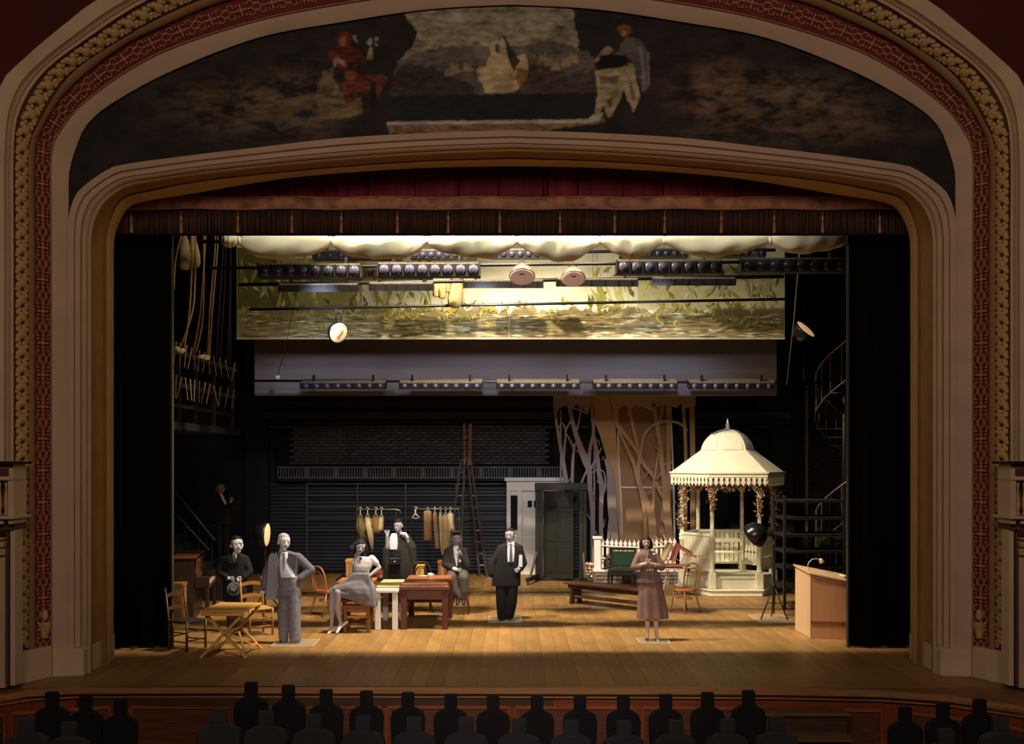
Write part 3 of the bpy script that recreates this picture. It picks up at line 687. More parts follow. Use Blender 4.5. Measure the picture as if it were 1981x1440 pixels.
# wires
WIRE = M('steel_wire', (150,140,124), .4, var=.2)
def wire(pts, r, lab, mat=WIRE):
    o = MB().tube(pts, r, 6).build('rigging_line', mat, None, True, origin=pts[0]); tag(o, lab, 'cable', 'rigging lines'); return o
wire([P(1522,744,23.1), P(1536,620,21), P(1549,460,18.6)], .012, 'pale line running down to the right end of the grey border batten')
wire([P(537,728,23.1), P(556,655,21.5), P(578,540,19.6), P(600,455,17.9)], .007, 'thin line running down to the left end of the grey border batten', M('dull_wire', (96,86,70), .5))
wire([P(489,452,17.9), P(488,525,18.3)], .006, 'thin line at the left end of the cream cloth', M('dull_wire', (96,86,70), .5))
wire([P(517,540,19.6), P(524,575,20), P(534,597,20.2)], .009, 'short line tied to the left end of the lowest batten', M('dull_wire', (96,86,70), .5))
o = MB().ell(P(537,730,23.1), (.06,.05,.05), 10, 6).build('rope_knot', M('white_knot', (210,200,184), .7), None, True, origin=P(537,730,23.1)); tag(o, 'white knot on the left end of the grey border batten', 'knot')
# two dome lamps
PEWTER = M('spun_aluminium', (120,108,88), .35, .6, .2, 20, spec=.5); PINKD = M('pink_diffuser', (220,178,162), .5, var=.1, scale=6, emit=.22)
def dome(px, py, d, rpx, lab, tilt):
    r = rpx*d/F; p = P(px, py, d); t = thing('dome_lamp', lab, 'lamp', p, group='dome lamps on the front batten')
    def B(n, mb, mt, sm=True):
        o = mb.build(n, mt, None, sm, world=False); o.parent = t; return o
    R = Matrix.Rotation(-tilt, 3, 'X')
    B('shade', MB().lathe([(r,0),(r*1.02,.008),(r*.98,.06),(r*.86,.12),(r*.62,.175),(r*.34,.205),(.03,.215)], 28, (0,0,0), R), PEWTER)
    B('diffuser', MB().lathe([(r*.97,-.002),(r*.9,-.015),(r*.5,-.04),(.01,-.05)], 28, (0,0,0), R), PINKD)
    tp = R @ Vector((0,0,.21))
    B('hook', MB().tube([tp+Vector((-.06,0,-.03)), tp+Vector((-.06,0,.08)), tp+Vector((0,0,.13)), tp+Vector((.06,0,.08)), tp+Vector((.06,0,-.03))], .012, 6), BLKM)
    B('label_tab', MB().box(R @ Vector((0,-r*.55,-.04)), (.09,.01,.02), R), BLKM)
    return t
dome(1010, 536, 18.55, 25, 'left hanging dome lamp with a pinkish face at the middle of the front batten', math.radians(30))
dome(1109, 540, 18.55, 23.5, 'right hanging dome lamp with a pinkish face at the middle of the front batten', math.radians(31))
# hanging spotlight with wooden-looking lens, lit
def floodlamp(px, py, d, rpx, face, lab, watts, strap_to=None, stand=False, tgt=None):
    p = P(px, py, d); r = rpx*d/F; t = thing('flood_lamp', lab, 'lamp', p)
    fq = Vector(face).normalized().to_track_quat('Z', 'Y').to_matrix()
    def B(n, mb, mt, sm=True):
        o = mb.build(n, mt, None, sm, world=False); o.parent = t; return o
    B('housing', MB().lathe([(.04,-r*1.15),(r*.55,-r*1.05),(r*.85,-r*.6),(r*1.0,-.05),(r*1.02,0)], 24, (0,0,0), fq), BLKM)
    B('lens', MB().lathe([(r*.96,0),(r*.93,.006),(r*.6,.02),(.01,.028)], 28, (0,0,0), fq), M('lit_lens', (255,206,150), .4, emit=.4, var=.05))
    if strap_to is not None:
        q = Vector(strap_to)-p; B('yoke', MB().tube([(-.05,0,r*.9),(-.05,0,q.z),(.05,0,q.z),(.05,0,r*.9)], .012, 6), BLKM)
        B('filament_bar', MB().tube([fq @ Vector((-.03,-r*.5,.03)), fq @ Vector((.05,r*.3,.03))], .018, 6), M('copper_bar', (196,140,90), .4))
    l = bpy.data.lights.new('lamp_light', 'SPOT'); l.energy = watts; l.color = (1,.86,.66); l.spot_size = 1.9; l.spot_blend = .9; l.shadow_soft_size = .1
    o = bpy.data.objects.new('lamp_light', l); COL.objects.link(o); o.parent = t; fv = Vector(face).normalized(); o.location = fv*.08
    o.rotation_euler = fv.to_track_quat('-Z', 'Y').to_euler()
    return t
floodlamp(655, 644, 20.2, 20.5, (.66,-.68,-.34), 'lit round spotlight hanging from the left part of the lowest batten', 60, strap_to=P(655,596,20.2))
floodlamp(1559, 637, 21.5, 22, (.55,-.45,.66), 'thin lit disc lamp seen edge-on beside the right end of the drop', 120)
fp = floodlamp(517, 1035, 21.5, 23, (.998,-.035,-.05), 'lit lamp on a dark stand behind the man in the grey suit', 40)
MB().tube([FLR(513,1177)+Vector((0,.0,0)), P(513,1036,21.5)], .018, 6).build('stand_pole', BLKM, fp)
for a in range(3): MB().tube([FLR(513,1177)+Vector((.28*math.cos(a*2.1),.28*math.sin(a*2.1),.01)), P(513,1140,21.5)], .012, 6).build('stand_leg', BLKM, fp)
# costume bundle / sand bags
BAG = M('canvas_sandbag', (176,150,104), .9, var=.2, scale=6, bump=.2)
def sandbag(px, py, d, w, h, lab, ang=0.0, mat=BAG):
    t = thing('sandbag', lab, 'sandbag', P(px, py, d), group='canvas sandbags'); s = d/F
    def B(n, mb, mt=mat):
        o = mb.build(n, mt, None, True, world=False); o.parent = t; o.rotation_euler = (0, ang, 0); return o
    W_, H_ = w*s/2, h*s/2
    B('bag', MB().lathe([(.01,-H_),(W_*.6,-H_*.97),(W_*.92,-H_*.75),(W_,-H_*.3),(W_*.86,H_*.25),(W_*.55,H_*.7),(W_*.3,H_*.92),(W_*.35,H_)], 14))
    B('tie_cord', MB().tube([(W_*.36*math.cos(a*PI/5), W_*.36*math.sin(a*PI/5), H_*.9) for a in range(10)], .012, 6, True), M('rope_tan', (172,140,92), .85, var=.25, scale=30))
    B('hanging_cord', MB().tube([(0,0,H_*.9),(0,0,10.98-t.location.z)], .006, 5), M('rope_tan', (172,140,92), .85)); t.children[-1].rotation_euler = (0,0,0)
    return t
sandbag(357,488,18.2,25,70,'large canvas sandbag hanging at the left end of the cream cloth')
sandbag(375,485,18.5,22,66,'second narrower canvas sandbag hanging close to the large one at upper left', -.12)
sandbag(882,567,20.0,30,58,'ochre canvas sandbag hanging on the lowest batten in front of the drop', .1, M('ochre_canvas', (168,140,84), .9, var=.2, scale=7, bump=.3))
t = thing('folded_garment', 'folded ochre garment slung over the batten beside the hanging sandbag', 'cloth', P(852,556,19.9)); s = 19.9/F; OC = M('ochre_cloth', (168,142,88), .9, var=.18, scale=7, bump=.25)
for i, (x, y, w_, h_, dd) in enumerate(((-8,0,13,36,0),(4,2,14,40,-.03),(14,-6,9,30,.03))):
    m = MB(); vs = []
    for k in range(9):
        u = k/8*2*PI
        for z in (-1,-.9,0,.9,1): vs.append(((x+w_/2*math.cos(u)*(1 if abs(z) < 1 else .7)*(1+.12*math.sin(3*u+z)))*s, dd+.05*math.sin(u), (-y+z*h_/2)*s))
    m.add(vs, [(5*k+j,5*k+5+j,5*k+6+j,5*k+1+j) for k in range(8) for j in range(4)]); m.build('fold', OC, None, True, world=False).parent = t
o = MB().ell(P(905,585,20.0), (.07,.06,.05), 10, 6).build('rope_coil', BAG, None, True, origin=P(905,585,20.0)); tag(o, 'small coil of cord on the batten right of the ochre sandbag', 'rope')
# pin rail gallery with ropes on the left
ROPE = M('hemp_rope', (158,124,76), .85, var=.25, scale=40)
pr = thing('pin_rail', 'black iron pin rail gallery with belaying pins along the left side wall', 'railing', (-5.75, 20, 3.6))
for z, r in ((4.78,.05),(4.22,.045),(3.86,.03)): MB().bb(-5.72-r, -5.72+r, 17.3, 22.4, z-r, z+r).build('rail', BLKM, pr, bev=.01)
for y in (17.8, 18.6, 19.6, 20.8, 22.2): MB().bb(-5.76, -5.68, y-.03, y+.03, 3.45, 4.85).build('post', BLKM, pr, bev=.008)
MB().bb(-9.19, -5.64, 17.2, 22.5, 3.45, 3.58).build('platform', BLACK, pr)
MB().bb(-7.0, -6.9, 17.2, 22.5, 3.58, 4.7).build('kick_board', BLACK, pr)
PIN = M('pale_wood_pin', (150,124,84), .6, var=.15); pp = None; rnd = random.Random(3)
for i, y in enumerate([17.5,17.7,17.9,18.15,18.4,18.7,18.95,19.2,19.5,19.8,20.1,20.5,20.9,21.4,21.9]):
    for z in (4.78, 4.22):
        if pp is None:
            pp = MB().lathe([(.006,-.26),(.009,-.24),(.009,.0),(.016,.03),(.011,.06),(.017,.11),(.01,.14)], 8).build('belaying_pin', PIN, None, True, world=False); pp.parent = pr; pp.location = Vector((-5.62,y,z))-pr.location
        else: inst(pp, Vector((-5.62,y+rnd.uniform(-.04,.04),z))-pr.location, pr, (rnd.uniform(-.3,.3),rnd.uniform(-.2,.2),0))
ropes = [((348,676),(373,600),(378,525),18.2,'leftmost bright hemp rope rising from the pin rail'),((356,676),(366,610),(371,530),18.2,'second bright hemp rope beside the leftmost one'),((374,682),(388,600),(398,455),19.0,'third hemp rope from the left above the pin rail'),((379,682),(393,610),(394,455),19.0,'fourth hemp rope from the left above the pin rail'),
    ((402,690),(406,600),(416,485),19.8,'fifth hemp rope from the left above the pin rail'),((405,690),(411,600),(421,480),19.8,'sixth hemp rope from the left above the pin rail'),((336,560),(340,500),(351,455),18.0,'thin rope looping at the left of the large sandbag')]
for a, b, c, d, lab in ropes:
    pts = resample(crom([a, b, c], 8), 10); up_ = P(c[0],c[1],d); o = MB().tube([P(x,y,d) for x, y in pts]+[Vector((up_.x,d,10.98))], .016, 6).build('hemp_rope', ROPE, None, True, origin=P(a[0],a[1],d)); tag(o, lab, 'rope', 'ropes over the pin rail')
DROPE = M('dark_rope', (58,50,44), .85, var=.25, scale=40)
for i, (a, b, c, d) in enumerate([((418,696),(424,600),(432,485),20.6),((425,696),(432,600),(437,490),21.2),((440,702),(444,600),(446,490),21.9),((446,705),(446,600),(447,490),22.3)]):
    pts = resample(crom([a, b, c], 8), 8); up_ = P(c[0],c[1],d); o = MB().tube([P(x,y,d) for x, y in pts]+[Vector((up_.x,d,10.98))], .014, 6).build('dark_rope', DROPE, None, True, origin=P(a[0],a[1],d)); tag(o, '%s from the left of the dim ropes by the pin rail' % ORD[i], 'rope', 'dim ropes')
for i, (x, y, d) in enumerate(((345,676,18.15),(353,680,18.2),(391,690,19.2),(396,691,19.8),(401,693,19.8))):
    m = MB()
    for k in range(5): m.ell(P(x+rnd.uniform(-4,4), y+rnd.uniform(-3,3), d-.08), (rnd.uniform(.025,.05),.03,rnd.uniform(.02,.035)), 7, 5)
    o = m.build('rope_coil', M('pale_rope', (222,206,172), .85, var=.2), None, True, origin=P(x,y,d)); tag(o, '%s from the left of the pale rope coils on the pin rail' % ORD[i], 'rope', 'rope coils on the pin rail')
# spiral stair on the right
ss = thing('spiral_staircase', 'black iron spiral staircase at far right with curving handrail and bars', 'staircase', (7.35, 24, 0))
cxs, cys, rs = 7.35, 24.0, .62; IRON = M('iron_stair', (112,100,86), .4, .3, .2, 12, spec=.5)
MB().tube([(cxs,cys,0),(cxs,cys,6.2)], .06, 10).build('newel', BLKM, ss, True)
tr = None
for i in range(26):
    a = PI*.5+i*PI/8; z = .2+i*.19; wdg = PI/8
    v = [(cxs+.05*math.cos(a),cys+.05*math.sin(a),z),(cxs+rs*math.cos(a),cys+rs*math.sin(a),z),(cxs+rs*math.cos(a+wdg),cys+rs*math.sin(a+wdg),z),(cxs+.05*math.cos(a+wdg),cys+.05*math.sin(a+wdg),z)]
    MB().prism(v, (0,0,.025)).build('tread', BLKM, ss)
    MB().tube([(cxs+rs*math.cos(a),cys+rs*math.sin(a),z),(cxs+rs*math.cos(a),cys+rs*math.sin(a),z+.85)], .010, 5).build('baluster', IRON, ss)
hel = lambda h: [(cxs+rs*math.cos(PI*.5+i*PI/24), cys+rs*math.sin(PI*.5+i*PI/24), .2+h+i*.19/3) for i in range(79)]
MB().tube(hel(.86), .022, 6).build('handrail', IRON, ss, True); MB().tube(hel(.02), .016, 6).build('stringer', IRON, ss, True)
# black shelf frame right of the pavilion
sh = thing('black_platform_rack', 'black tiered platform rack right of the pavilion behind the lectern', 'rack', P(1577,1180,21.3)); sh.location.z = 0
xs0, xs1, ys0, ys1 = P(1516,0,21.3).x, P(1637,0,21.3).x, 21.3, 22.2; EDG = M('grey_black_edge', (50,44,40), .45, var=.4, scale=9, spec=.5)  # edge strips are a little paler than the black shelves
for py in (968,1001,1034,1066,1098,1135):
    z = P(0,py,21.3).z; MB().bb(xs0, xs1, ys0, ys1, z-.05, z).build('shelf', BLACK, sh); MB().bb(xs0, xs1, ys0-.012, ys0, z-.012, z+.004).build('edge_strip', EDG, sh)
for x in (xs0+.02, xs1-.03): MB().bb(x-.025, x+.025, ys0-.02, ys0+.04, 0, P(0,960,21.3).z).build('upright', BLKM, sh)
for x in (xs0+.02, xs1-.03): MB().bb(x-.025, x+.025, ys1-.04, ys1+.02, 0, P(0,960,21.3).z).build('upright', BLKM, sh)
# stair flight with handrails at left
sf = thing('wing_stairs', 'dark staircase with slanting handrail in the left wing', 'staircase', (-6.6, 22, 0))
for i in range(8): MB().bb(-7.6+i*.24, -7.36+i*.24, 22.6, 23.8, 0, 1.55-i*.19).build('step', BLACK, sf, bev=.01)
for y, mt in ((22.6, M('dull_rail', (84,74,64), .5)), (23.8, BLKM)):
    MB().tube([P(322,930,y), P(416,1046,y)], .02, 6).build('handrail', mt, sf, True); MB().tube([P(322,975,y), P(405,1065,y)], .014, 6).build('lower_rail', mt, sf, True)
    for k in range(4): x = lerp(335,410,k/3); p = P(x, lerp(946,1040,k/3), y); MB().tube([(p.x,y,0),(p.x,y,p.z)], .014, 5).build('rail_post', BLKM, sf)
pf = thing('wing_platform', 'dark platform in the left wing under the standing man in evening dress', 'platform', (P(426,0,24.6).x, 24.6, 0))
MB().bb(P(392,0,24.6).x, P(462,0,24.6).x, 24.1, 25.4, .66, .73).build('deck', BLACK, pf)
for x in (396,458):
    for y in (24.15,25.35): MB().bb(P(x,0,24.6).x-.04, P(x,0,24.6).x+.04, y-.04, y+.04, 0, .66).build('leg', BLACK, pf)
# ================================================================== SCENERY UPSTAGE
def ribbon(mb, pts, d, th, step=[0]):
    """flat board strip through (px, py, width_px) points, cut from plywood of thickness th"""
    step[0] += 1; d = d+(step[0] % 9)*.0012
    pts = [(x, y, w_*(.66 if w_ < 17 else .8)) for x, y, w_ in pts]; pts = crom(pts, 5); L, R = [], []
    for i, p in enumerate(pts):
        a = pts[max(i-1,0)]; b = pts[min(i+1,len(pts)-1)]; dx, dy = b[0]-a[0], b[1]-a[1]; l = math.hypot(dx, dy) or 1
        nx, ny = -dy/l*p[2]/2, dx/l*p[2]/2; L.append(P(p[0]+nx, p[1]+ny, d)); R.append(P(p[0]-nx, p[1]-ny, d))
    n = len(L); T = Vector((0,th,0)); vs = L+R+[p+T for p in L]+[p+T for p in R]; fs = []
    for i in range(n-1):
        fs += [(i,i+1,n+i+1,n+i),(2*n+i,3*n+i,3*n+i+1,2*n+i+1),(i,2*n+i,2*n+i+1,i+1),(n+i,n+i+1,3*n+i+1,3*n+i)]
    fs += [(0,n,3*n,2*n),(n-1,3*n-1,4*n-1,2*n-1)]
    mb.add(vs, fs)
def T8(*pts): return [(1040+x/4.645, 750+y/4.645, w_/4.645) for x, y, w_ in pts]
def flatpoly(mb, pts, d, th): mb.prism([P(1040+x/4.645, 750+y/4.645, d) for x, y in pts], (0,th,0))
MAUVE = M('mauve_grey_ply', (150,132,126), .85, var=.12, scale=2); TAN = M('tan_ply', (188,148,108), .8, var=.10, scale=3); TAND = M('brown_hardboard', (160,122,88), .8, var=.10, scale=3)
YB = 1708
t = thing('tree_flat', 'mauve grey cut-out flat of bare tree trunks behind the dark green door', 'scenery flat', (P(1130,0,27.05).x, 27.05, 0), group='cut-out tree flats')
m = MB(); d = 27.05
flatpoly(m, [(132,-60),(470,-60),(478,150),(450,235),(400,180),(340,160),(300,215),(258,160),(195,190),(160,260),(148,200)], d, .03)
for r in (T8((150,100,40),(168,300,36),(200,500,46),(235,700,56),(262,880,60),(280,1000,50)), T8((280,130,66),(312,300,52),(370,500,74),(430,650,84),(465,760,74),(470,900,62),(488,1100,48),(490,1440,42),(488,YB,46)),
    T8((335,500,30),(322,600,36),(315,700,42),(310,880,40)), T8((262,420,20),(300,490,24),(330,560,30)), T8((182,370,16),(222,322,18),(252,400,22),(240,560,36),(232,650,40)), T8((318,270,26),(265,360,20),(250,430,22)),
    T8((392,190,26),(372,300,22),(350,390,28)), T8((310,185,18),(390,205,22),(455,245,16)), T8((345,150,12),(400,195,16),(420,170,10)), T8((480,180,30),(495,300,40),(500,420,40),(470,560,46),(462,690,50)),
    T8((500,400,26),(530,560,46),(550,750,62),(575,900,66),(570,1100,56),(572,1440,56),(575,YB,60)), T8((575,540,22),(510,670,28),(468,750,40)), T8((610,640,40),(645,760,76),(660,900,90),(672,1100,100),(700,1440,80),(705,YB,80)),
    T8((668,1120,60),(645,1250,40),(635,1440,42),(630,YB,44)), T8((485,770,20),(540,738,18),(598,765,18),(606,880,30),(585,940,30)), T8((385,880,28),(430,770,28),(455,730,30)), T8((345,570,10),(400,585,26)), T8((495,490,14),(545,475,14),(560,520,12)),
    T8((575,650,12),(600,615,10)), T8((500,960,18),(505,900,10)), T8((440,1130,10),(480,1190,24)), T8((490,1250,22),(540,1330,14)), T8((590,1260,20),(605,1185,10)), T8((545,860,16),(535,830,8)), T8((590,960,30),(622,875,12)), T8((380,520,20),(402,505,10)), T8((265,860,14),(300,810,12))): ribbon(m, r, d, .03)
m.build('cut_out_trees', MAUVE, t)
for x in (1085, 1150): MB().bb(P(x,0,d).x-.02, P(x,0,d).x+.02, d+.05, d+.1, .0, 4.2).build('rear_batten', MAUVE, t)
t = thing('tan_curtain_flat', 'plain tan flat with a slanting left edge between the two tree cut-outs', 'scenery flat', (P(1175,0,27.3).x, 27.3, 0))
m = MB(); flatpoly(m, [(440,-60),(660,-60),(690,230),(720,600),(740,1000),(772,1440),(776,YB),(748,YB),(742,1440),(722,1200),(706,1000),(680,800),(622,650),(560,430),(490,250),(458,80)], 27.3, .03); m.build('board', TAN, t)
t = thing('framed_flat', 'brown hardboard flat with white frame lines behind the tan tree cut-out', 'scenery flat', (P(1250,0,27.5).x, 27.5, 0))
m = MB(); flatpoly(m, [(700,-60),(1190,-60),(1200,700),(1212,YB),(770,YB),(735,900),(705,150)], 27.5, .03); m.build('board', TAND, t)
WF = M('white_frame_paint', (226,214,196), .7, var=.06)
for r in (T8((716,170,22),(728,600,22),(752,1100,26),(768,YB,28)), T8((1196,150,22),(1208,500,22),(1222,900,26),(1236,YB,28)), T8((755,898,24),(1210,902,24))):
    m = MB(); ribbon(m, r, 27.44, .03); m.build('white_frame', WF, t)
t = thing('tree_flat', 'tan cut-out flat of arching bare branches left of the white pavilion', 'scenery flat', (P(1260,0,27.2).x, 27.2, 0), group='cut-out tree flats')
m = MB(); d = 27.2
flatpoly(m, [(650,-60),(1418,-60),(1422,165),(1330,190),(1290,150),(1250,185),(1160,155),(1090,175),(1040,165),(1030,220),(950,175),(870,160),(830,200),(790,155),(720,200),(690,245),(665,150)], d, .03)
for r in (T8((690,170,60),(702,300,42),(790,430,46),(870,540,52),(915,620,60),(905,780,38),(930,950,46),(962,1150,46),(968,1440,48),(968,YB,50)), T8((705,330,24),(800,540,42),(870,700,48),(910,860,62),(965,1000,66),(1022,1150,84),(1038,1440,88),(1040,YB,90)),
    T8((825,170,46),(852,330,42),(892,500,46),(922,640,50)), T8((905,590,50),(960,700,46),(1040,800,46),(1090,920,46),(1145,1010,52)), T8((925,610,36),(960,430,36),(1050,335,36),(1180,302,36),(1290,332,36),(1345,390,36)),
    T8((1042,150,40),(1075,350,52),(1102,520,62),(1120,700,62),(1145,900,72),(1160,1100,82),(1192,1440,92),(1200,YB,96)), T8((1132,150,34),(1104,280,30),(1075,390,28)), T8((1088,560,24),(1062,750,32),(1045,880,42),(1030,1100,54)),
    T8((1140,700,22),(1180,662,20),(1215,690,18)), T8((1310,160,46),(1325,400,46),(1332,650,42),(1330,1000,46),(1330,YB,50)), T8((1385,100,70),(1395,620,70),(1395,1100,70),(1395,YB,70)), T8((955,820,14),(985,775,14),(1000,750,10)), T8((1115,760,20),(1050,850,26)),
    T8((1055,530,12),(1080,560,20)), T8((800,270,12),(825,200,30)), T8((1100,430,10),(1050,425,8)), T8((1005,960,20),(1025,920,12),(1015,1060,24)), T8((1180,950,20),(1185,900,10)), T8((1120,1180,12),(1150,1230,20)), T8((1095,690,12),(1110,640,20))): ribbon(m, r, d, .03)
m.build('cut_out_trees', TAN, t)
MB().bb(P(1290,0,d).x, P(1298,0,d).x, d+.05, d+.1, 0, 4.4).build('rear_batten', TAN, t)
# white door unit
DU = 27.75; t = thing('white_door_unit', 'white front door unit with cornice, dark sidelight and two small panes, against the back wall', 'door', (P(1035,0,DU).x, DU, 0))
WD = M('white_door_paint', (222,216,204), .6, var=.05, scale=3)
def wb(x0, x1, y0, y1, f0, f1, nm, mt=WD, par=None, bev=.008):
    return MB().bb(P(x0,0,DU).x, P(x1,0,DU).x, f0, f1, max(0, P(0,y1,DU).z), P(0,y0,DU).z).build(nm, mt, par or t, bev=bev)
wb(976,1096,924,931,DU-.16,DU+.1,'cornice'); wb(980,1092,931,950,DU-.08,DU+.1,'entablature'); wb(980,988,950,1113,DU-.08,DU+.1,'pilaster'); wb(1001,1010,950,1113,DU-.08,DU+.1,'pilaster'); wb(1058,1066,950,1113,DU-.08,DU+.1,'pilaster'); wb(1084,1092,950,1113,DU-.08,DU+.1,'pilaster')
wb(988,1001,950,959,DU-.04,DU+.1,'sidelight_head'); wb(988,1001,1026,1113,DU-.04,DU+.1,'sidelight_panel'); wb(988,1001,959,1026,DU+.04,DU+.06,'sidelight_pane',M('dark_glass',(12,11,12),.15,spec=.5))
wb(1066,1084,950,959,DU-.04,DU+.1,'sidelight_head'); wb(1066,1084,959,1113,DU+.04,DU+.06,'sidelight_pane',M('dark_glass',(12,11,12),.15))
lf = wb(1010,1058,950,1113,DU,DU+.05,'door_leaf')
for x0, x1 in ((1021,1029),(1033,1041)): wb(x0,x1,969,982,DU-.012,DU+.0,'pane',M('dark_glass',(12,11,12),.15),lf,0)
for y0, y1 in ((988,1036),(1044,1104)):
    for x0, x1 in ((1015,1032),(1036,1053)): wb(x0,x1,y0,y1,DU-.012,DU,'raised_panel',WD,lf)
# dark green door on wheeled frame
GREEN = M('dark_green_paint', (27,26,20), .5, var=.15, scale=3, spec=.35)
gc = FLR(1085,1124); gc.z = 0; G0 = gc.y
t = thing('green_door_unit', 'dark green panelled door ajar in its own frame on a castored base', 'door', gc)
X = lambda px: P(px,0,G0).x
ZP = lambda py: P(0,py,G0).z
def gbx(x0, x1, y0, y1, z0, z1, nm, mt=GREEN, bev=.01, par=None): return MB().bb(x0,x1,y0,y1,z0,z1).build(nm, mt, par or t, bev=bev)
gbx(X(1036), X(1051), G0-.05, G0+.3, .06, ZP(945), 'jamb'); gbx(X(1120), X(1135), G0-.05, G0+.3, .06, ZP(945), 'jamb'); gbx(X(1035), X(1137), G0-.09, G0+.3, ZP(949), ZP(935), 'lintel')
gbx(X(1039), X(1132), G0-.07, G0-.045, ZP(944), ZP(940), 'moulding')
for x in (1043.5, 1127): gbx(X(x)-.02, X(x)+.02, G0-.07, G0-.045, .08, ZP(950), 'moulding')
hx, hz = X(1053), ZP(951); lw = X(1119)-X(1053); an = math.radians(20); lr = bpy.data.objects.new('door_leaf', None); COL.objects.link(lr); bpy.data.objects.remove(lr)
dirv = Vector((math.cos(an), -math.sin(an), 0)); nv = Vector((-math.sin(an), -math.cos(an), 0)); lw2 = .76
H0 = Vector((hx, G0+.12, 0))
def leafbox(u0, u1, z0, z1, o0, o1, nm, par, mt=GREEN, bev=.008):
    m = MB(); b = [H0+dirv*u0+nv*o0, H0+dirv*u1+nv*o0, H0+dirv*u1+nv*o1, H0+dirv*u0+nv*o1]
    m.prism([p+Vector((0,0,z0)) for p in b], (0,0,z1-z0)); return m.build(nm, mt, par, bev=bev)
lf = leafbox(0, lw2, .05, hz, 0, .05, 'door_leaf', t)
for (z0, z1) in ((.24,.82),(.98,1.68),(1.80,2.05)):
    for (u0, u1) in ((.09,.35),(.42,.68)):
        leafbox(u0, u1, z0, z1, .05, .062, 'raised_panel', lf)
        for (a, b, c, e) in ((u0-.02,u1+.02,z1,z1+.02),(u0-.02,u1+.02,z0-.02,z0)): leafbox(a, b, c, e, .05, .072, 'panel_moulding', lf, M('green_highlight_paint', (50,47,37), .45))  # lighter green puts a highlight into the colour of the moulding bars
gbx(X(1034), X(1138), G0+.0, G0+.25, .0, .07, 'sill')
for px, sgn in ((1040,-1),(1128,1)):
    x = X(px); MB().bar((x,G0-.05,.12),(x-.26*(sgn < 0),G0-.95,.12),.09,.08).build('base_rail', BLACK, t); MB().bar((x,G0+.05,.75),(x-.2*(sgn < 0),G0-.75,.14),.05,.04).build('brace', M('brace_edge', (80,70,56), .6), t)
    MB().lathe([(.05,-.02),(.05,.02)], 10, (x-.25*(sgn < 0),G0-.9,.05), Matrix.Rotation(PI/2,3,'Y')).build('castor', BLKM, t)
    MB().lathe([(.05,-.02),(.05,.02)], 10, (x,G0+.2,.05), Matrix.Rotation(PI/2,3,'Y')).build('castor', BLKM, t)
# ladder
LW = wood('ladder_wood', (110,74,48), 'z', .6, .25, 5); LD = wood('dark_ladder_wood', (58,44,40), 'z', .6, .25, 5)
DL = 27.0; t = thing('extension_ladder', 'tall dark wooden A-frame ladder with an extension rising above its top', 'ladder', (P(905,0,DL).x, DL, 0))
def rail(x0, y0, d0, x1, y1, d1, mt, w=.06): 
    a = P(x0,y0,d0); b = P(x1,y1,d1); a.z = max(a.z,0); b.z = max(b.z,0); MB().bar(a, b, w, .04, (0,1,0)).build('rail', mt, t)
    return a, b
fy = HY+HC*F/26.6
L1 = rail(892,892,27.2,862,1124,26.5,LD); L2 = rail(899,890,27.2,889,1124,26.5,LD); R1 = rail(905,892,27.2,928,1116,27.3,LD); R2 = rail(911,892,27.2,942,1116,27.3,LD)
for (a, b), (c, e) in ((L1, L2), (R1, R2)):
    for k in range(1, 10): u = k/10; MB().bar(a.lerp(b,u), c.lerp(e,u), .03, .03).build('rung', LW if k % 3 else M('pale_rung', (150,130,104), .6), t)
E1 = rail(898,820,27.1,899,900,27.1,LW,.055); E2 = rail(910,820,27.1,909,900,27.1,LW,.075)
for k in range(1, 6): u = k/6; MB().bar(E1[0].lerp(E1[1],u), E2[0].lerp(E2[1],u), .03, .03).build('rung', LW, t)
MB().bar(P(891,891,27.2), P(912,891,27.2), .22, .03).build('top_step', LW, t)
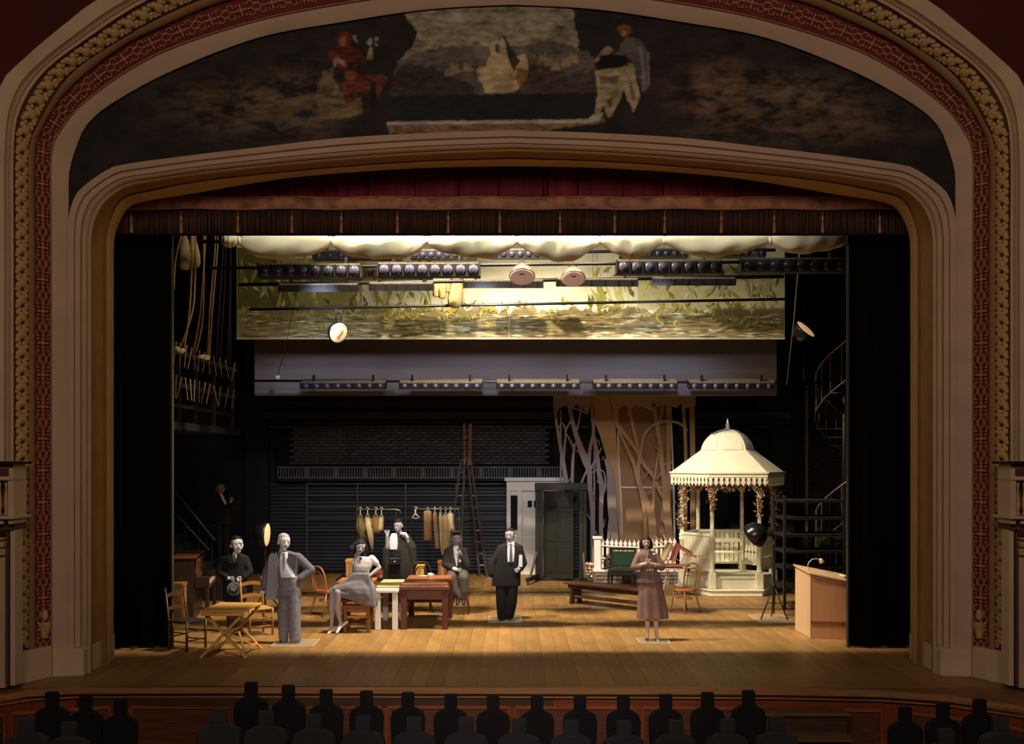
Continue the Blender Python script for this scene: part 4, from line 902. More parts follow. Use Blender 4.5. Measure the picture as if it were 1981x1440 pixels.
# clothes racks and garments
STEEL = M('rack_steel', (170,160,148), .3, .6, .1)
def rack(x0, x1, y, d, lab, hook):
    t = thing('clothes_rack', lab, 'clothes rack', ((P(x0,0,d).x+P(x1,0,d).x)/2, d, 0)); z = P(0,y,d).z; a = P(x0,y,d); b = P(x1,y,d)
    pts = [a, b]+([b+Vector((.08,0,-.02)), b+Vector((.11,0,-.09))] if hook else [])
    MB().tube(pts, .012, 8).build('rail', STEEL, t, True)
    for q in (a, b): MB().tube([(q.x,d,.05),(q.x,d,q.z)], .012, 6).build('upright', BLKM, t, True); MB().bar((q.x,d-.28,.05),(q.x,d+.28,.05),.03).build('foot', BLKM, t)
    return t
rack(690, 766, 986, 23.4, 'left clothes rack with a curved rail end, above the seated woman', True)
rack(800, 888, 985, 23.5, 'right clothes rack beside the ladder, one hanger left empty', False)
def garment(px, pw, y0, y1, d, lab, col, kind='coat', lean=0.0, swing=.3):
    s = d/F; p = P(px, 986, d); t = thing('hanging_garment', lab, 'garment', p, group='clothes on the racks')
    mt = M('garment_%d_%d_%d' % col, col, .9, var=.14, scale=8, bump=.15); z0 = -(y0-986)*s; z1 = -(y1-986)*s; w_ = pw*s
    B = lambda n, mb, m_, sm=True: (lambda o: setattr(o, 'parent', t) or o)(mb.build(n, m_, None, sm, world=False))
    B('hanger', MB().tube([(0,0,-.02),(.03,0,.02),(.0,0,.05),(-.03,0,.02)], .008, 6).tube([(0,0,-.02),(0,0,z0*.6),(-w_*.35,0,z0-.01),(w_*.35,0,z0-.01),(0,0,z0*.6)], .009, 6), M('pale_hanger', (220,212,196), .5))
    rings = {'coat': [(0,.22,.05),(.05,.8,.11),(.25,1,.13),(.6,.95,.12),(1,1.1,.13)], 'point': [(0,.2,.05),(.06,.9,.10),(.3,1,.10),(.6,.75,.08),(.85,.4,.05),(1,.1,.02)], 'wide': [(0,.3,.05),(.07,1,.10),(.4,.95,.10),(.8,.92,.09),(1,.88,.07)], 'trouser': [(0,.9,.05),(.05,1,.06),(.5,.98,.06),(1,1.0,.06)]}[kind]
    m = MB(); vs = []; k = 20
    for f, ww, dp in rings:
        for i in range(k):
            th = 2*PI*i/k; fo = 1+.16*math.sin(5*th+f)*min(1,f*2); vs.append((lean*s*f+ww*w_/2*math.cos(th)*fo, dp*math.sin(th)*fo, lerp(z0,z1,f)))
    n = len(rings); m.add(vs, [(a*k+i,a*k+(i+1) % k,(a+1)*k+(i+1) % k,(a+1)*k+i) for a in range(n-1) for i in range(k)]+[tuple(range(k)), tuple((n-1)*k+i for i in range(k-1,-1,-1))])
    B('cloth', m, mt)
    if kind in ('coat','wide'):
        for sg in ((-1, 1) if pw > 11 else ()): B('sleeve', MB().tube([(sg*w_*.36,-.02,z0-.04),(sg*w_*.5+lean*s*.2,-.03,lerp(z0,z1,.35)),(sg*w_*.5+lean*s*.5,-.05,lerp(z0,z1,.62))], [.03,.034,.026], 8), mt)
    return t
garment(697,12,1000,1050,23.35,'leftmost hanging garment, a dull olive coat',(128,110,76),'coat',6)
garment(711,14,1000,1066,23.35,'cream garment hanging to a long point on the left rack',(220,204,162),'point',10)
garment(727,15,999,1032,23.35,'short brown and cream garment third on the left rack',(160,122,78),'wide',2)
garment(738,10,1000,1028,23.35,'small pale jacket at the right end of the left rack',(224,204,164),'wide',-2)
garment(827,15,989,1045,23.45,'flat tan trousers, leftmost clothes on the right rack',(196,158,110),'trouser')
garment(841,10,994,1061,23.45,'narrow tan dress second on the right rack',(188,156,114),'coat',6)
garment(852,8,994,1075,23.45,'long slim cream garment third on the right rack',(226,212,176),'point',3)
garment(862,14,996,1072,23.45,'wide beige coat fourth on the right rack',(200,178,138),'coat')
garment(871,11,993,1027,23.45,'short pale jacket at the right end of the right rack',(216,198,160),'wide',4)
p = P(804,986,23.45); t = thing('empty_hanger', 'empty pale coat hanger at the left end of the right rack', 'hanger', p)
o = MB().tube([(0,0,.0),(.03,0,.04),(0,0,.06),(-.03,0,.04)], .01, 6).tube([(0,0,0),(0,0,-.09),(-.08,0,-.17),(0,0,-.2),(.08,0,-.17),(0,0,-.09)], .014, 6).build('wire', M('pale_hanger', (220,212,196), .5), None, True, world=False); o.parent = t

# ================================================================== PAVILION
gx, gy = 4.83, 24.32; gz = thing('garden_pavilion', 'white six-sided garden pavilion with domed roof, slatted rails and flower garlands', 'gazebo', (gx, gy, 0))
def hexp(R, z, a0=0): return [Vector((gx+R*math.cos(a0+k*PI/3), gy+R*math.sin(a0+k*PI/3), z)) for k in range(6)]
def hexslab(R, z0, z1, nm, bev=.012, R1=None): 
    m = MB(); m.add(hexp(R,z0)+hexp(R1 or R,z1), [(5,4,3,2,1,0),(6,7,8,9,10,11)]+[(k,(k+1) % 6,6+(k+1) % 6,6+k) for k in range(6)]); return m.build(nm, WHITEP, gz, bev=bev)
hexslab(1.12, 0, .11, 'base_step'); hexslab(1.17, .11, .15, 'base_nosing'); hexslab(.97, .15, .37, 'riser'); hexslab(1.01, .37, .41, 'deck')
VX = hexp(1.02, 0)
GW = WHITEP
for k in range(6):
    p = VX[k]
    MB().bb(p.x-.085, p.x+.085, p.y-.085, p.y+.085, .15, .50).build('plinth', GW, gz, bev=.02)
    prof = [(.075,.5),(.085,.52),(.065,.55),(.055,.6),(.055,1.14),(.072,1.16),(.072,1.2),(.06,1.22),(.075,1.27),(.055,1.31),(.046,1.36),(.042,2.2),(.06,2.22),(.06,2.26),(.045,2.28),(.05,2.36)]
    MB().lathe(prof, 14, (p.x,p.y,0)).build('post', GW, gz, 40)
    for s in (-1, 1):
        q = VX[(k+s) % 6]; dv = (q-p).normalized(); Z = Vector((0,0,1))
        MB().prism([p+dv*.04+Z*2.2, p+dv*.04+Z*2.5, p+dv*.34+Z*2.5, p+dv*.3+Z*2.42, p+dv*.17+Z*2.39, p+dv*.12+Z*2.28], (dv.cross(Z))*.03).build('bracket', GW, gz)
    a, b = p, VX[(k+1) % 6]; dv = (b-a).normalized(); nrm = Vector((dv.y,-dv.x,0)); Z = Vector((0,0,1))
    MB().bar(a+Z*2.45, b+Z*2.45, .07, .1).build('header_beam', GW, gz)
    if k != 4:      # front side (between 240 and 300 degrees) is open
        L = (b-a).length; MB().bar(a+dv*.05+Z*1.30, b-dv*.05+Z*1.30, .07, .06).build('hand_rail', GW, gz, bev=.008); MB().bar(a+dv*.05+Z*.56, b-dv*.05+Z*.56, .05, .06).build('bottom_rail', GW, gz)
        ns = 8; sw = (L-.16)/ns
        for j in range(ns):
            u0 = .08+j*sw+.008; u1 = .08+(j+1)*sw-.008; h = .82; r_ = .028; arc = [(-.5*PI+PI*i/6) for i in range(7)]
            pts = [(u0,.58),(u1,.58)]+[(u1-r_*math.cos(t_)*.9, h+r_*math.sin(t_)) for t_ in arc]+[(u1,1.28),(u0,1.28)]+[(u0+r_*math.cos(t_)*.9, h-r_*math.sin(t_)) for t_ in arc]
            MB().prism([a+dv*u+Z*z for u, z in pts], nrm*.02).build('slat', GW, gz)
# roof
RE, ZE = 1.28, 2.66
E = hexp(RE, ZE); Dm = hexp(.60, 3.16)
for k in range(6):
    a, b, c, e = E[k], E[(k+1) % 6], Dm[(k+1) % 6], Dm[k]; mid = ((a+b+c+e)/4); 
    nn = (b-a).cross(e-a).normalized(); MB().prism([a,b,c,e], -nn*.025).build('roof_panel', GW, gz)
    a2 = a+Vector((0,0,-.03)); b2 = b+Vector((0,0,-.03)); dv = (b-a).normalized(); Z = Vector((0,0,1)); nrm = Vector((dv.y,-dv.x,0))
    MB().bar(a+Z*.0, b+Z*.0, .05, .035).build('eave_moulding', GW, gz)
    MB().prism([a-Z*.02, b-Z*.02, b-Z*.10, a-Z*.10], -nrm*.02).build('fascia', GW, gz)
    L = (b-a).length; nt = 11; tw = L/nt
    for j in range(nt):
        u = (j+.5)*tw; q = a+dv*u; MB().prism([q-dv*tw*.44-Z*.09, q+dv*tw*.44-Z*.09, q+dv*tw*.26-Z*.14, q+dv*tw*.24-Z*.17, q+dv*tw*.40-Z*.215, q-Z*.285, q-dv*tw*.40-Z*.215, q-dv*tw*.24-Z*.17, q-dv*tw*.26-Z*.14], -nrm*.018).build('fascia_tooth', GW, gz)
prof = [(.60,3.16),(.575,3.25),(.535,3.34),(.47,3.43),(.37,3.52),(.24,3.59),(.10,3.63),(.03,3.64)]
for k in range(6):
    m = MB(); vs = []
    for r, z in prof:
        H = hexp(r, z); vs += [H[k], H[(k+1) % 6]]
    m.add(vs, [(2*i,2*i+1,2*i+3,2*i+2) for i in range(len(prof)-1)]); m.build('dome_panel', GW, gz, 20)
    m = MB(); vs = []
    for r, z in prof[:5]:
        H = hexp(r+.014, z+.006); a, b = H[k], H[(k+1) % 6]; vs += [a.lerp(b,.12), a.lerp(b,.88)]
    m.add(vs, [(2*i,2*i+1,2*i+3,2*i+2) for i in range(4)]); o = m.build('dome_inset', GW, gz, 20)
MB().lathe([(.05,3.62),(.06,3.65),(.035,3.67),(.05,3.71),(.03,3.76),(.008,3.86)], 10, (gx,gy,0)).build('finial', GW, gz, True)
MB().bb(gx-.42,gx+.42,gy+.3,gy+.62,.82,.86).build('bench_seat', GW, gz, bev=.01); MB().bb(gx-.42,gx+.42,gy+.64,gy+.67,1.05,1.14).build('bench_back', GW, gz)
for sx in (-.38,.38): MB().bar((gx+sx,gy+.34,.41),(gx+sx*.92,gy+.36,.82),.05).build('bench_leg', GW, gz)
# garlands
LEAFM = M('dry_green_leaf', (98,82,44), .8, var=.4, scale=30, rgb2=(150,128,80)); FLOWM = M('dusty_pink_flower', (196,126,96), .8, var=.4, scale=40, rgb2=(230,180,150))
def garland(path, n, spread, seed, par=gz):
    r = random.Random(seed); L_, F_ = MB(), MB()
    for i in range(n):
        t_ = r.random()*(len(path)-1); k = min(int(t_), len(path)-2); p = Vector(path[k]).lerp(Vector(path[k+1]), t_-k)+Vector((r.gauss(0,spread),r.gauss(0,spread),r.gauss(0,spread)))
        R = Euler((r.random()*6,r.random()*6,r.random()*6)).to_matrix()
        if r.random() < .62: L_.add([p+R @ Vector(q) for q in ((-.05,0,0),(0,.022,.008),(.06,0,0),(0,-.022,.008),(0,0,-.01))], [(0,1,4),(1,2,4),(2,3,4),(3,0,4),(0,3,2,1)])
        else: F_.ell(p, (.028,.028,.02), 6, 4, R)
    L_.build('garland_leaves', LEAFM, par, kind='stuff'); F_.build('garland_flowers', FLOWM, par, True, kind='stuff')
Z = Vector((0,0,1)); fr = lambda k, z: VX[k]+Vector((0,-.06,z))
garland([fr(3,2.5),fr(3,2.0),fr(3,1.4)], 150, .05, 1)
garland([fr(3,2.42),(VX[3]+VX[4])/2+Z*2.36,fr(4,2.42)], 130, .045, 2)
garland([fr(4,2.45),fr(4,2.2),fr(4,1.85)], 110, .045, 3)
garland([fr(4,2.40),(VX[4]+VX[5])/2+Z*2.28+Vector((-.2,0,.04)),(VX[4]+VX[5])/2+Z*2.36,fr(5,2.42)], 130, .045, 4)
garland([fr(5,2.45),fr(5,2.15),fr(5,1.75)], 110, .045, 5)
garland([fr(0,2.48),fr(0,2.0),fr(0,1.35)], 190, .06, 6)
garland([fr(0,2.44),(VX[0]+VX[5])/2+Z*2.36,fr(5,2.44)], 100, .045, 8)
garland([(VX[2]+VX[3])/2+Z*2.4,VX[2]+Z*2.36,(VX[1]+VX[2])/2+Z*2.36], 90, .045, 9)
# picket fence on stone base
DFN = 25.9; t = thing('picket_fence', 'white picket fence with a square post on a low stone base', 'fence', (P(1225,0,DFN).x, DFN, 0))
WP = M('white_fence_paint', (226,216,206), .6, var=.06); x0, x1 = P(1149,0,DFN).x, P(1312,0,DFN).x; sb = max(.05, P(0,1106,DFN).z)
MB().bb(x0, x1, DFN-.12, DFN+.15, 0, sb).build('stone_core', M('grey_mortar', (124,110,104), .9), t)
rs_ = random.Random(5); STN = M('mauve_stone', (120,102,100), .85, var=.3, scale=9, bump=.3, rnd=.25); x = x0; row = [(0,.13),(.135,sb)]
for zi, (za, zc) in enumerate(((0.0,.085),(.09,.175),(.18,sb))):
    x = x0+.005
    while x < x1-.06:
        wd = rs_.uniform(.12,.24); xe = min(x+wd, x1-.005); j = lambda: rs_.uniform(-.012,.012)
        MB().prism([(x+.006+j()*.5,DFN-.12,za+.006),(xe-.006+j()*.5,DFN-.12,za+.006+abs(j())),(xe-.006+j()*.5,DFN-.12,zc-.006),(x+.006,DFN-.12,zc-.006-abs(j()))], (0,-.03,0)).build('stone', STN, t, bev=.008); x = xe
MB().bb(x0-.03, x1+.02, DFN-.17, DFN+.18, sb, sb+.06).build('coping', WP, t, bev=.01)
MB().bb(x0, P(1162,0,DFN).x, DFN-.08, DFN+.08, sb+.06, P(0,1043,DFN).z).build('post', WP, t, bev=.008); MB().bb(x0-.03, P(1164.5,0,DFN).x, DFN-.11, DFN+.11, P(0,1043,DFN).z, P(0,1038,DFN).z).build('post_cap', WP, t, bev=.01)
pk = None; zt = P(0,1040,DFN).z
for i in range(17):
    x = P(1166+i*8.7,0,DFN).x
    zt2 = zt-.05*math.sin(PI*min(1,i/14)) 
    if pk is None:
        H = zt-sb-.06; pts = [(-.022,0),(.022,0),(.022,H-.16),(.045,H-.12),(.03,H-.07),(.012,H-.05),(0,H),(-.012,H-.05),(-.03,H-.07),(-.045,H-.12),(-.022,H-.16)]
        pk = MB().prism([(a,-.012,b) for a, b in pts], (0,.024,0)).build('picket', WP, None, world=False); pk.parent = t; pk.location = Vector((x,DFN,sb+.06))-t.location
    else: inst(pk, Vector((x,DFN,sb+.06))-t.location, t, scale=(1,1,(zt2-sb-.06)/(zt-sb-.06)))
for z in (.62, .25): MB().tube([Vector((P(1162+i*14.5,0,DFN).x, DFN-.03, lerp(sb,zt,z)+.16-.05*math.sin(PI*i/10)-.04)) for i in range(11)], .022, 6).build('fence_rail', WP, t)
# flowers beside the fence
t = thing('pink_flower_bunch', 'bunch of pale pink flowers at the foot of the fence post', 'flowers', P(1141,1118,26.2)); t.location.z = 0
PF = M('pale_pink_petals', (236,190,170), .7, var=.2, scale=20); r = random.Random(9); m = MB(); m2 = MB()
for i in range(26):
    p = P(1141+r.uniform(-8,8), 1103+r.uniform(-13,14), 26.2+r.uniform(-.1,.1)); m.ell(p, (.035,.03,.03), 7, 5); m2.tube([p, Vector((t.location.x+r.uniform(-.03,.03), 26.2, .02))], .004, 4)
m.build('petals', PF, t, True, kind='stuff'); m2.build('stems', LEAFM, t, kind='stuff')
t = thing('dark_plant', 'small dark leafy plant standing on the stone base beside the green chair', 'plant', P(1176,1105,25.8)); 
m = MB()
for i in range(70):
    a = r.random()*6.28; h = r.uniform(.02,.36); p = P(1176,1105,25.75)+Vector((math.cos(a)*r.uniform(0,.14), math.sin(a)*.1, h)); R = Euler((r.random()*6,r.random()*6,r.random()*6)).to_matrix()
    m.add([p+R @ Vector(q) for q in ((-.06,0,0),(0,.025,.008),(.07,0,0),(0,-.025,.008))], [(0,1,2,3)])
m.build('leaves', M('dark_leaf', (64,48,42), .7, var=.4, scale=20, rgb2=(120,96,84)), t, kind='stuff'); MB().tube([P(1176,1106,25.75), P(1176,1080,25.75)], .012, 6).build('stem', LEAFM, t)
# ================================================================== FURNITURE
def bwood(name, rgb): return wood(name, rgb, 'z', .35, .2, 4, spec=.5)
def loc_build(t):
    def B(n, mb, mt, sm=False, bev=0, par=None, label=None):
        o = mb.build(n, mt, None, sm, bev, world=False); o.parent = par or t
        if label: o['label'] = label
        return o
    return B
def bentwood(loc, rz, lab, seatc=(206,116,46), woodc=(176,98,50)):
    t = thing('bentwood_chair', lab, 'chair', loc, rz, 'bentwood chairs'); B = loc_build(t); w_ = bwood('bentwood_%d' % woodc[0], woodc); sm = M('cane_seat_%d' % seatc[0], seatc, .4, var=.12, scale=9, spec=.5)
    B('seat', MB().lathe([(.19,.43),(.215,.44),(.215,.465),(.2,.475),(.12,.468),(.01,.466)], 24), sm, 40)
    for sx, sy in ((-1,-1),(1,-1)): B('leg', MB().tube([(sx*.13,sy*.13,.44),(sx*.16,sy*.155,.25),(sx*.19,sy*.19,0)], [.019,.017,.012], 8), w_, True)
    for sx in (-1, 1): B('leg', MB().tube([(sx*.14,.14,.44),(sx*.16,.19,.25),(sx*.18,.27,0)], [.019,.017,.012], 8), w_, True)
    hoop = lambda hw, h0, h1: [(-hw*.92,.17,h0),(-hw,.20,lerp(h0,h1,.4)),(-hw*.96,.225,lerp(h0,h1,.7)),(-hw*.7,.245,lerp(h0,h1,.92)),(-hw*.3,.25,h1),(hw*.3,.25,h1),(hw*.7,.245,lerp(h0,h1,.92)),(hw*.96,.225,lerp(h0,h1,.7)),(hw,.20,lerp(h0,h1,.4)),(hw*.92,.17,h0)]
    sp = lambda pts: [Vector(q) for q in crom(pts, 4)]
    B('back_hoop', MB().tube(sp(hoop(.19,.44,.93)), .016, 8), w_, True); B('inner_hoop', MB().tube(sp(hoop(.115,.45,.84)), .012, 8), w_, True)
    B('stretcher_ring', MB().tube([(.155*math.cos(a*PI/8),.155*math.sin(a*PI/8),.28) for a in range(16)], .010, 6, True), w_, True)
    return t
def ladderback(loc, rz, lab, col, seatcol, slats=2):
    t = thing('ladderback_chair', lab, 'chair', loc, rz, 'ladder-back wooden chairs'); B = loc_build(t); w_ = bwood('ladderback_%d' % col[0], col); sm = M('rush_seat_%d' % seatcol[0], seatcol, .8, var=.25, scale=30)
    B('seat', MB().box((0,0,.445), (.43,.40,.035)), sm, bev=.012)
    for sx in (-1, 1):
        B('leg', MB().tube([(sx*.2,-.19,0),(sx*.2,-.19,.46)], .019, 8), w_, True); B('back_post', MB().tube([(sx*.19,.19,0),(sx*.19,.19,.45),(sx*.19,.27,.95)], [.018,.02,.016], 8), w_, True)
        for z in (.14,.28): B('side_rung', MB().tube([(sx*.2,-.19,z),(sx*.19,.19,z)], .011, 6), w_, True)
    for z in (.16,.30): B('front_rung', MB().tube([(-.2,-.19,z),(.2,-.19,z)], .011, 6), w_, True)
    B('rear_rung', MB().tube([(-.19,.19,.2),(.19,.19,.2)], .011, 6), w_, True)
    for k in range(slats):
        z = .62+k*.2; y = .19+.08*(z-.45)/.5; pts = []
        for i in range(9): u = i/8; pts.append((lerp(-.19,.19,u), y+.02*math.sin(PI*u), z+.025*math.sin(PI*u)))
        m = MB(); vs = []
        for p in pts: vs += [(p[0],p[1],p[2]-.03),(p[0],p[1],p[2]+.03),(p[0],p[1]+.016,p[2]+.03),(p[0],p[1]+.016,p[2]-.03)]
        m.add(vs, [(4*i+j,4*i+4+j,4*i+4+(j+1) % 4,4*i+(j+1) % 4) for i in range(8) for j in range(4)]+[(3,2,1,0),(32,33,34,35)]); B('back_slat', m, w_, 40)
    return t
bentwood(FLR(1324,1186), math.radians(-52), 'orange bentwood chair with a round seat right of the woman in brown', (202,126,60), (168,108,68))
bentwood(FLR(633,1190), math.radians(140), 'reddish bentwood chair behind the seated woman, near the grey-suited man', (172,92,50), (164,100,62))
bentwood(FLR(816,1183), math.radians(8), 'brown bentwood chair drawn up behind the dark red table', (120,66,40), (96,58,38))
ladderback(FLR(362,1256), math.radians(62), 'dark stained ladder-back chair at far left beside the leg curtain', (84,56,32), (46,34,22))
ladderback(FLR(497,1228), math.radians(35), 'light brown ladder-back chair with rush seat behind the folding table', (150,100,52), (176,132,74), 2)
# folding table
tp = FLR(437,1262); tp.z = 0
t = thing('folding_table', 'pale pine folding table with crossed legs at front left', 'table', (-4.25, 16.45, 0), math.radians(-4)); B = loc_build(t); PINE = wood('pine', (214,164,84), 'x', .5, .15, 4); PINEL = bwood('pine_leg', (206,156,84))
hw, hd, ht = .33, .46, .72
for k in range(5): y0 = -hd+k*2*hd/5; B('top_board', MB().bb(-hw,hw,y0+.002,y0+2*hd/5-.002,ht-.03,ht), PINE, bev=.004)
for y in (-hd+.03, hd-.03): B('apron', MB().bb(-hw+.02,hw-.02,y-.015,y+.015,ht-.085,ht-.03), PINE, bev=.004)
for i, (y, ) in enumerate(((-hd+.08,),(hd-.10,))):
    B('leg', MB().bar((-.34,y,0),(.30,y,ht-.06),.035,.05,(0,1,0)), PINEL); B('leg', MB().bar((.34,y+.05,0),(-.30,y+.05,ht-.06),.035,.05,(0,1,0)), PINEL)
for x, z in ((.26,.09),(-.26,.09)): B('stretcher', MB().bar((x,-hd+.05,z),(x,hd-.05,z),.03,.03), PINEL)
B('stretcher', MB().bar((0,-hd+.05,ht*.49),(0,hd-.05,ht*.49),.03,.03), PINEL)
B('brace', MB().bar((.26,-.2,.09),(.05,.2,.3),.03,.025), PINEL); B('brace', MB().bar((.26,.25,.1),(.04,-.15,.3),.03,.025), PINEL)
# narrow white table, dark red table, orange table, stool
def table(nm, lab, x0, x1, yf, yb, h, th, legw, mt, lt, apron=0.0, splay=0.0, legs=((0,0),(1,0),(0,1),(1,1)), extra=None):
    t = thing(nm, lab, 'table', ((x0+x1)/2, (yf+yb)/2, 0)); B = loc_build(t); W_, D_ = (x1-x0)/2, (yb-yf)/2
    B('tabletop', MB().bb(-W_,W_,-D_,D_,h-th,h), mt, bev=.01)
    if apron: B('apron', MB().bb(-W_+.04,W_-.04,-D_+.05,-D_+.08,h-th-apron,h-th), mt); B('apron', MB().bb(-W_+.05,-W_+.08,-D_+.08,D_-.06,h-th-apron,h-th), mt); B('apron', MB().bb(W_-.08,W_-.05,-D_+.08,D_-.06,h-th-apron,h-th), mt)
    for a, b in legs:
        x = (-1 if a == 0 else 1)*(W_-legw*.7); y = (-1 if b == 0 else 1)*(D_-legw*.8); B('leg', MB().bar((x*(1+splay),y,0),(x,y,h-th),legw,legw,(0,1,0)), lt, bev=.006)
    return t, B
WT = M('white_table_paint', (204,196,188), .6, var=.06); WTT = M('cream_tabletop', (236,212,150), .5, var=.06, scale=4)
t, B = table('white_table', 'narrow white table with cream top seen end-on beside the seated woman', P(724,0,18.8).x, P(772,0,18.8).x, 18.7, 20.0, .70, .055, .095, WT, WT, .0)
B('top_inlay', MB().bb(-.2,.2,-.38,.62,.70,.74), WTT, bev=.01)
RB = wood('red_brown_wood', (100,56,38), 'x', .4, .2, 4, spec=.5); RBL = wood('dark_red_leg', (84,40,28), 'z', .45, .2, 4)
t, B = table('red_brown_table', 'dark red-brown wooden table with square legs at centre left', P(774,0,18.85).x, P(869,0,18.85).x, 18.75, 20.3, .76, .07, .10, RB, RBL, .17)
B('top_board', MB().bb(-.40,.40,-.70,.72,.76,.79), wood('orange_brown_top', (146,88,54), 'x', .4, .2, 4, spec=.5), bev=.01)
OB = wood('orange_brown_wood', (186,112,56), 'x', .5, .2, 4)
table('orange_table', 'orange-brown table half hidden behind the seated woman', P(652,0,19.7).x, P(722,0,19.7).x, 19.35, 20.3, .74, .05, .07, OB, OB, .1)
t, B = table('wooden_stool', 'low brown wooden stool under the seated woman', P(664,0,18.55).x, P(718,0,18.55).x, 18.45, 18.95, .46, .04, .06, wood('stool_wood', (134,84,48), 'x', .5, .2, 4), wood('stool_leg_wood', (124,76,44), 'z', .5, .2, 4), .07)
t['category'] = 'stool'
B('stretcher', MB().bb(-.2,.2,-.2,-.17,.24,.28), OB)
# red stool under the seated man
sp_ = FLR(890,1188); t = thing('red_stool', 'tall red-brown stool under the thoughtful seated man', 'stool', sp_); B = loc_build(t); RS = bwood('red_stool_wood', (116,46,26))
B('seat', MB().lathe([(.17,.6),(.18,.62),(.18,.645),(.15,.655),(.01,.655)], 20), RS, 40)
for sx, sy in ((-1,-1),(1,-1),(-1,1),(1,1)): B('leg', MB().tube([(sx*.11,sy*.11,.61),(sx*.17,sy*.16,0)], [.02,.015], 8), RS, True)
for sx in (-1, 1): B('rung', MB().tube([(sx*.15,-.14,.2),(sx*.15,.14,.2)], .01, 6), RS, True)
B('rung', MB().tube([(-.145,-.14,.25),(.145,-.14,.25)], .01, 6), RS, True)
# trunk with boxes behind the tables
t = thing('black_bench_table', 'long black low table behind the dining tables', 'table', (P(765,0,22.4).x, 22.45, 0)); x0, x1 = P(655,0,22.4).x, P(880,0,22.4).x
MB().bb(x0,x1,22.1,22.8,.47,.53).build('top', BLACK, t, bev=.01)
for x in (x0+.05,x1-.05):
    for y in (22.15,22.75): MB().bb(x-.03,x+.03,y-.03,y+.03,0,.47).build('leg', BLACK, t)
def crate(px0, px1, py0, py1, d, dep, col, lab, nm='cardboard_box', zb=None):
    a = P(px0,py1,d); b = P(px1,py0,d); z0 = a.z if zb is None else zb; t = thing(nm, lab, 'box', ((a.x+b.x)/2, d+dep/2, z0)); mt = M('box_%d_%d_%d' % col, col, .75, var=.12, scale=6)
    MB().bb(a.x,b.x,d,d+dep,z0,b.z-.05).build('body', mt, t, bev=.006); MB().bb(a.x-.012,b.x+.012,d-.012,d+dep+.012,b.z-.06,b.z).build('lid', mt, t, bev=.006)
    MB().bb((a.x+b.x)/2-.03,(a.x+b.x)/2+.03,d-.014,d-.0125,z0,b.z-.06).build('tape', M('box_tape', (150,110,64), .4), t); return t
crate(669,687,1083,1116,22.3,.3,(176,128,72),'tan cardboard box on the low black table behind the seated woman', zb=.53)
crate(847,864,1086,1114,22.3,.3,(116,74,40),'brown box on the low black table beside the thoughtful seated man', zb=.53)
crate(803,820,1094,1113,22.2,.25,(190,150,60),'yellow box on the low black table behind the brown bentwood chair', zb=.53)
crate(726,748,1106,1114,22.25,.3,(132,52,34),'flat red box on the low black table behind the gowned woman', zb=.53)
cp = P(834,1113,20.1); cp.z = .79; t = thing('white_cup', 'small white cup on the far edge of the red-brown table', 'cup', (cp.x,19.9,.79)); B = loc_build(t); CER = M('white_ceramic', (238,230,216), .25, spec=.5)
B('bowl', MB().lathe([(.025,0),(.03,.005),(.045,.04),(.047,.07),(.042,.07),(.038,.03),(.01,.012)], 14), CER, True); B('handle', MB().tube([(.045,0,.055),(.07,0,.045),(.065,0,.025),(.04,0,.02)], .006, 6), CER, True)
t = thing('small_plate', 'small pale plate beside the white cup', 'plate', (cp.x-.13,19.95,.79)); B = loc_build(t); B('dish', MB().lathe([(.04,0),(.085,.012),(.088,.018),(.05,.008),(.01,.006)], 16), M('tan_ceramic', (196,150,104), .3), True); B('rim', MB().tube([(.087*math.cos(a*PI/8),.087*math.sin(a*PI/8),.016) for a in range(16)], .004, 5, True), CER, True)
# low dark bench
t = thing('long_bench', 'long low dark wooden bench running in front of the picket fence', 'bench', (2.0, 21.8, 0)); DB = wood('dark_bench_wood', (48,32,24), 'x', .45, .25, 4); DBH = wood('bench_edge_wood', (86,56,36), 'x', .4, .2, 4)
A = Vector((P(1106,0,22.3).x, 22.3, 0)); Bv = Vector((P(1262,0,20.9).x, 20.9, 0)); dv = (Bv-A).normalized(); nn = Vector((dv.y,-dv.x,0))
def bplank(z0, z1, o0, o1, nm, mt, ext=.05):
    MB().prism([A-dv*ext+nn*o0+Vector((0,0,z0)), Bv+dv*ext+nn*o0+Vector((0,0,z0)), Bv+dv*ext+nn*o1+Vector((0,0,z0)), A-dv*ext+nn*o1+Vector((0,0,z0))], (0,0,z1-z0)).build(nm, mt, t, bev=.008)
bplank(.40,.45,-.20,-.01,'seat_plank',DB); bplank(.40,.45,.01,.20,'seat_plank',DBH); bplank(.32,.40,.12,.15,'side_rail',DB,-.02); bplank(.13,.18,-.05,.10,'stretcher',DBH,-.05)
for u in (.04,.96):
    c = A.lerp(Bv,u); MB().prism([c-nn*.17, c-nn*.08, c-nn*.05+Vector((0,0,.1)), c+nn*.05+Vector((0,0,.1)), c+nn*.08, c+nn*.17, c+nn*.14+Vector((0,0,.4)), c-nn*.14+Vector((0,0,.4))], dv*.06).build('end_support', DB, t, bev=.006)
